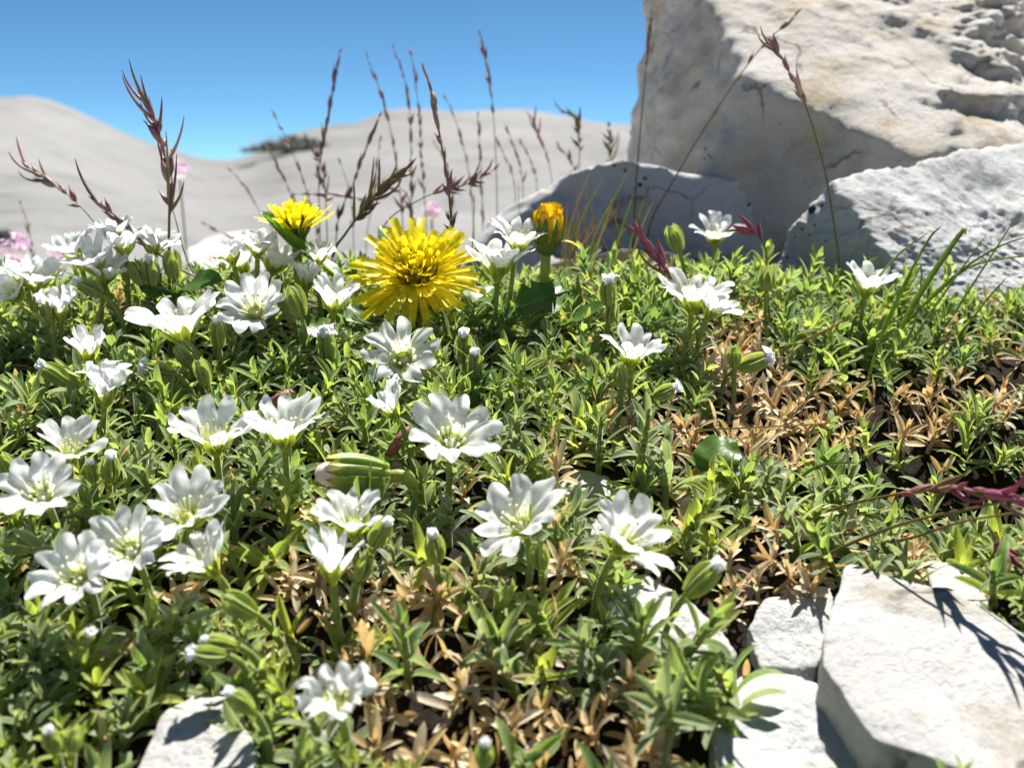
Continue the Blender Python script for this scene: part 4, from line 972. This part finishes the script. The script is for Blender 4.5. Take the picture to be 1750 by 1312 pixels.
BGG = [([(545, 320), (555, 230), (568, 160), (580, 90)], .52, .42, 'dark feathery grass spike against the blue sky', 'spike', 1.2, 14, .14),
 ([(690, 420), (680, 300), (660, 190), (628, 98)], .55, .5, 'grey purple grass spike bending left against the sky', 'spike', 1.1, 16, .25),
 ([(702, 420), (703, 310), (698, 170), (672, 78)], .56, .5, 'grey grass spike with a bent tip against the sky', 'spike', 1.1, 15, .2),
 ([(730, 420), (722, 300), (715, 180), (702, 88)], .57, .42, 'grass spike close behind the bent tip spike', 'spike', 1.0, 13, .22),
 ([(850, 400), (847, 260), (838, 150), (820, 55)], .56, .28, 'tallest pale grass spike between dandelion and boulder', 'spike', 1.1, 12, .15),
 ([(810, 400), (800, 290), (780, 210), (758, 160)], .6, .4, 'thin pink grass spike in front of the right hill', 'spike', .9, 9, .18),
 ([(825, 400), (822, 290), (816, 190)], .6, .42, 'short dark grass spike on the right hill', 'spike', 1.0, 10, .14),
 ([(545, 430), (525, 330), (495, 250), (470, 200)], .55, .45, 'pink grass spike beside the hillside bush', 'spike', .95, 12, .25),
 ([(525, 430), (500, 340), (470, 275), (450, 245)], .56, .4, 'second pink grass spike lower beside the hillside bush', 'spike', .9, 10, .2),
 ([(470, 420), (440, 355), (415, 315), (393, 290)], .6, .4, 'lone grass spike leaning left under the hill saddle', 'spike', .9, 9, .2),
 ([(895, 400), (890, 290), (865, 215)], .62, .3, 'purple forked grass head on the right hill', 'spike', .9, 8, .35),
 ([(950, 380), (938, 280), (908, 202)], .6, .35, 'thin grass head leaning left of the green tufted grass', 'spike', .95, 9, .2),
 ([(990, 330), (990, 250), (985, 205), (962, 190)], .58, .35, 'green tufted grass head drooping before the skyline', 'spike_g', 1.1, 10, .6),
 ([(1045, 330), (1043, 260), (1040, 210)], .6, .4, 'ochre tufted grass head just left of the boulder', 'spike_g', 1.1, 9, .5),
 ([(990, 330), (975, 275), (955, 250)], .6, .4, 'short pink grass head behind the shaded rock', 'spike', .9, 7, .4),
 ([(60, 520), (55, 430), (45, 375), (32, 342)], .6, .3, 'grass head over the pink thrift heads', 'spike', .9, 7, .25),
 ([(430, 440), (390, 405), (345, 380)], .6, .3, 'small grass head bending over the white rock', 'spike', .9, 6, .25),
 ([(575, 400), (605, 310), (632, 240), (652, 190)], .5, .5, 'dark grass spike leaning right before the right hill', 'spike', 1.1, 13, .14),
 ([(560, 430), (557, 350), (552, 290), (540, 262)], .5, .25, 'pale dried flower head on a straight stalk', 'spike', 1.0, 9, .9),
 ([(700, 345), (640, 342), (560, 332), (505, 332)], .5, .4, 'red grass head lying level above the side view dandelion', 'spike', .9, 10, .25),
 ([(650, 400), (720, 340), (790, 318), (845, 290)], .42, .3, 'pinkish grass head with spiky bracts leaning right of the red spike', 'spike', 1.1, 10, .6),
 ([(625, 440), (640, 330), (650, 230)], .62, .3, 'faint grey grass stalk on the right hill', 'spike', .9, 8, .2),
 ([(775, 400), (770, 300), (740, 240)], .6, .3, 'faint pink grass stalk behind the reddish brown spike', 'spike', .9, 8, .2),
 ([(880, 400), (878, 310), (850, 240)], .62, .25, 'faint thin grass stalk beside the forked head', 'spike', .8, 6, .2),
 ([(920, 390), (915, 300), (890, 240)], .63, .3, 'faint brown grass stalk under the leaning head', 'spike', .8, 6, .2),
 ([(605, 440), (600, 340), (582, 280)], .6, .3, 'faint dark grass stalk above the white goblet flower', 'spike', .8, 6, .2)]
for pts_, d_, hd, lab, mt, sz, n_, sp in BGG:
    grass(pts_, d_, d_, hd, lab, mt, sz * .9, int(n_ * 1.4), sp * 1.25, .0003, parts=True, group='grass stalks before the hills', tuft=3 if 'spiky' in lab or 'tufted' in lab or 'dried' in lab else 0)

def blade(pts, d0, d1, W, label, mat='blade', group='thin grass blades'):
    m_ = len(pts); P = [at(u, v, d0 + (d1 - d0) * i / (m_ - 1)) for i, (u, v) in enumerate(pts)]
    path = spline(P, 12) if m_ > 2 else [P[0].lerp(P[1], k / 11) + Vector((.0006 * math.sin(k * .3), 0, 0)) for k in range(12)]
    root = path[0]; V = []; U = []
    for i, q in enumerate(path):
        t = i / 11; tg = (path[min(i + 1, 11)] - path[max(i - 1, 0)]).normalized()
        sd = tg.cross((CAM - q).normalized() + Vector((.5, 0, .3))).normalized(); nn = sd.cross(tg)
        w = W * (1 - t) ** .55 * (.75 + .5 * t) + W * .03
        for j, s_ in enumerate((-1, 0, 1)):
            V.append(q - root + sd * s_ * w / 2 + nn * abs(s_) * w * .3); U.append((j / 2, t))
    o_ = link('grass_sprout', mk('grass_sprout', ([tuple(v) for v in V], grid_quads(12, 3), U), M[mat]))
    o_.location = root; tag(o_, label, 'grass blade', group); return o_
rb = random.Random(4)
for k in range(30):                         # fine blades left of the magenta grass, green and rust
    u0 = rb.uniform(955, 1075); v0 = rb.uniform(440, 500); ln_ = rb.uniform(60, 170); lean = rb.uniform(-.5, .55)
    d_ = hit(u0, v0, .004); dep = (d_ - CAM).dot(FWD)
    rust = rb.random() < .42
    blade([(u0, v0 + 15), (u0 + lean * ln_ * .4, v0 - ln_ * .5), (u0 + lean * ln_, v0 - ln_)], dep, dep, .0009, 'thin rust coloured grass blade before the shaded rock' if rust else 'thin green grass blade before the shaded rock', 'rust' if rust else 'blade', 'rust blades before the shaded rock' if rust else 'green blades before the shaded rock')
RB = [([(1470, 700), (1510, 560), (1580, 420), (1610, 385)], .0013), ([(1440, 620), (1470, 520), (1530, 440), (1590, 395)], .0012), ([(1500, 640), (1560, 520), (1640, 400), (1650, 402)], .0026), ([(1520, 640), (1600, 520), (1690, 395)], .0011), ([(1560, 640), (1640, 520), (1750, 350)], .0011),
      ([(1540, 560), (1620, 480), (1700, 425), (1770, 400)], .0011), ([(1580, 520), (1660, 455), (1770, 435)], .0012), ([(1590, 640), (1680, 520), (1722, 472)], .001), ([(1530, 600), (1560, 560), (1575, 460), (1555, 455)], .0011), ([(1600, 640), (1640, 585), (1648, 560)], .002), ([(1495, 600), (1555, 470), (1553, 460)], .001)]
for pts_, W_ in RB:
    dep = (hit(pts_[0][0], pts_[0][1], .0) - CAM).dot(FWD); dep = min(dep, .34)
    blade(pts_, dep, dep + .004, W_, 'green grass blade rising in front of the rough grey rock', 'blade', 'blades before the grey rock')
blade([(95, 760), (120, 690), (150, 610), (128, 560)], .30, .30, .0008, 'thin curved blade crossing the bluish goblet flower')
blade([(270, 720), (230, 690), (195, 665), (160, 640)], .285, .28, .0007, 'rusty blade crossing the flower with large sepals', 'rust')
blade([(-10, 628), (40, 625), (75, 640)], .3, .3, .0009, 'ochre blade arching at the turf edge beneath the fading flower', 'rust')
blade([(300, 745), (240, 680), (110, 640)], .29, .285, .0006, 'fine green blade slanting over the shaded turf')
blade([(805, 470), (808, 400), (812, 330)], .38, .38, .0007, 'straight dark blade between big dandelion and side white flower')
blade([(1005, 300), (1000, 400), (1025, 480)][::-1], .42, .42, .0006, 'long rust blade standing taller than its neighbours', 'rust')
blade([(895, 440), (888, 370), (885, 300)], .45, .45, .0006, 'single rust blade before the sunlit shoulder of the shaded rock', 'rust')
blade([(1330, 975), (1390, 935), (1450, 948), (1440, 955)], .235, .232, .0035, 'wide folded grass blade lying on the tip of the flat stone')
blade([(1500, 930), (1530, 955), (1600, 1000)], .232, .226, .0022, 'green blade with orange tip lying along the flat stone')
blade([(1190, 735), (1300, 730), (1390, 725), (1500, 715)], .268, .27, .0006, 'reddish stalk lying across the dead rosettes', 'rust')
blade([(1330, 600), (1400, 570), (1475, 530)], .315, .315, .0009, 'straight reddish stem leaning to the flower before the grey rock', 'rust')
blade([(1310, 870), (1390, 800), (1470, 790)], .25, .25, .0012, 'dark green blade lying level over the hollow')

# ------------------------------------------------------------------ pink thrift behind the turf
def thrift(u, v, rad_px, d, label):
    p = at(u, v, d); rad = rad_px * d / F; root = Vector((p.x, p.y, ground(p.x, p.y) - .004))
    rt = empty('thrift_flower', root); tag(rt, label, 'flower', 'pink thrift heads')
    H = Matrix.Translation(p - root)
    link('stem', mk('stem', tube(spline([Vector((0, 0, 0)), (p - root) * .5 + Vector((.003, 0, 0)), p - root], 8), [.0008] * 8, 6), M['gstem']), rt)
    link('calyx', mk('calyx', lathe([(.1 * rad, -.75 * rad), (.55 * rad, -.55 * rad), (.72 * rad, -.2 * rad), (.5 * rad, .1 * rad), (.1 * rad, .2 * rad)], 12), M['pinkbase']), rt, H)
    fl = mk('floret', petal_data(.0062, .0060, .15, R(75), R(15), .1, .1, 2, .0005, 0), M['pink'])
    for k in range(26):
        z = 1 - (k + .5) / 26 * 1.15; a = k * 2.4; q = math.sqrt(max(0, 1 - z * z))
        n = Vector((q * math.cos(a), q * math.sin(a), z))
        link('floret', fl, rt, H @ frame(n, a, n * rad * .55, rad / .0115))
thrift(27, 424, 27, .66, 'round pink thrift head standing over the outermost white flowers')
thrift(18, 462, 27, .62, 'pink thrift head half behind the outermost white flowers')
thrift(98, 442, 20, .68, 'small pink thrift head between two white clusters')
thrift(306, 292, 19, .80, 'pink thrift head behind the tall purple grass')
thrift(737, 362, 18, .75, 'pink thrift head behind the big dandelion')
# far shrubs on the hillside
def shrub(u, v, r, wpx, hpx, label):
    az = math.atan2(u - CX, F); z = hill(az, r); p = Vector((r * math.sin(az), r * math.cos(az), z))
    rt = empty('hill_shrub', p); tag(rt, label, 'shrub', 'shrubs on the hills')
    w = wpx * r / F; h = hpx * r / F; mg = Merge(); d = leaf_data(.32, .2, R(60), R(10), .3, 4, 3)
    for k in range(900):
        a = random.uniform(0, 6.28); q = math.sqrt(random.random()); zz = random.random() * (1 - q ** 2.2) * (.75 + .5 * noise.noise(Vector((math.cos(a) * 2, math.sin(a) * 2, u))))
        mg.add(d[0], d[1], d[2], frame((random.uniform(-1, 1), random.uniform(-1, 1), 1), a, (math.cos(a) * q * w / 2, math.sin(a) * q * w / 4, zz * h), random.uniform(.6, 1.3) * r / 45), random.random())
    link('foliage', mg.mesh('foliage', M['shrub']), rt)
    link('trunk', mk('trunk', tube([Vector((0, 0, -.2)), Vector((.02, 0, h * .3)), Vector((0, .03, h * .6))], [.08, .06, .03], 6), M['gstem']), rt)
shrub(500, 240, 50, 140, 27, 'dark shrub cresting the saddle between the hills')
shrub(10, 330, 14, 60, 22, 'dark low shrub on the left hillside')
shrub(45, 385, 9, 45, 14, 'faint low shrub lower on the left hillside')
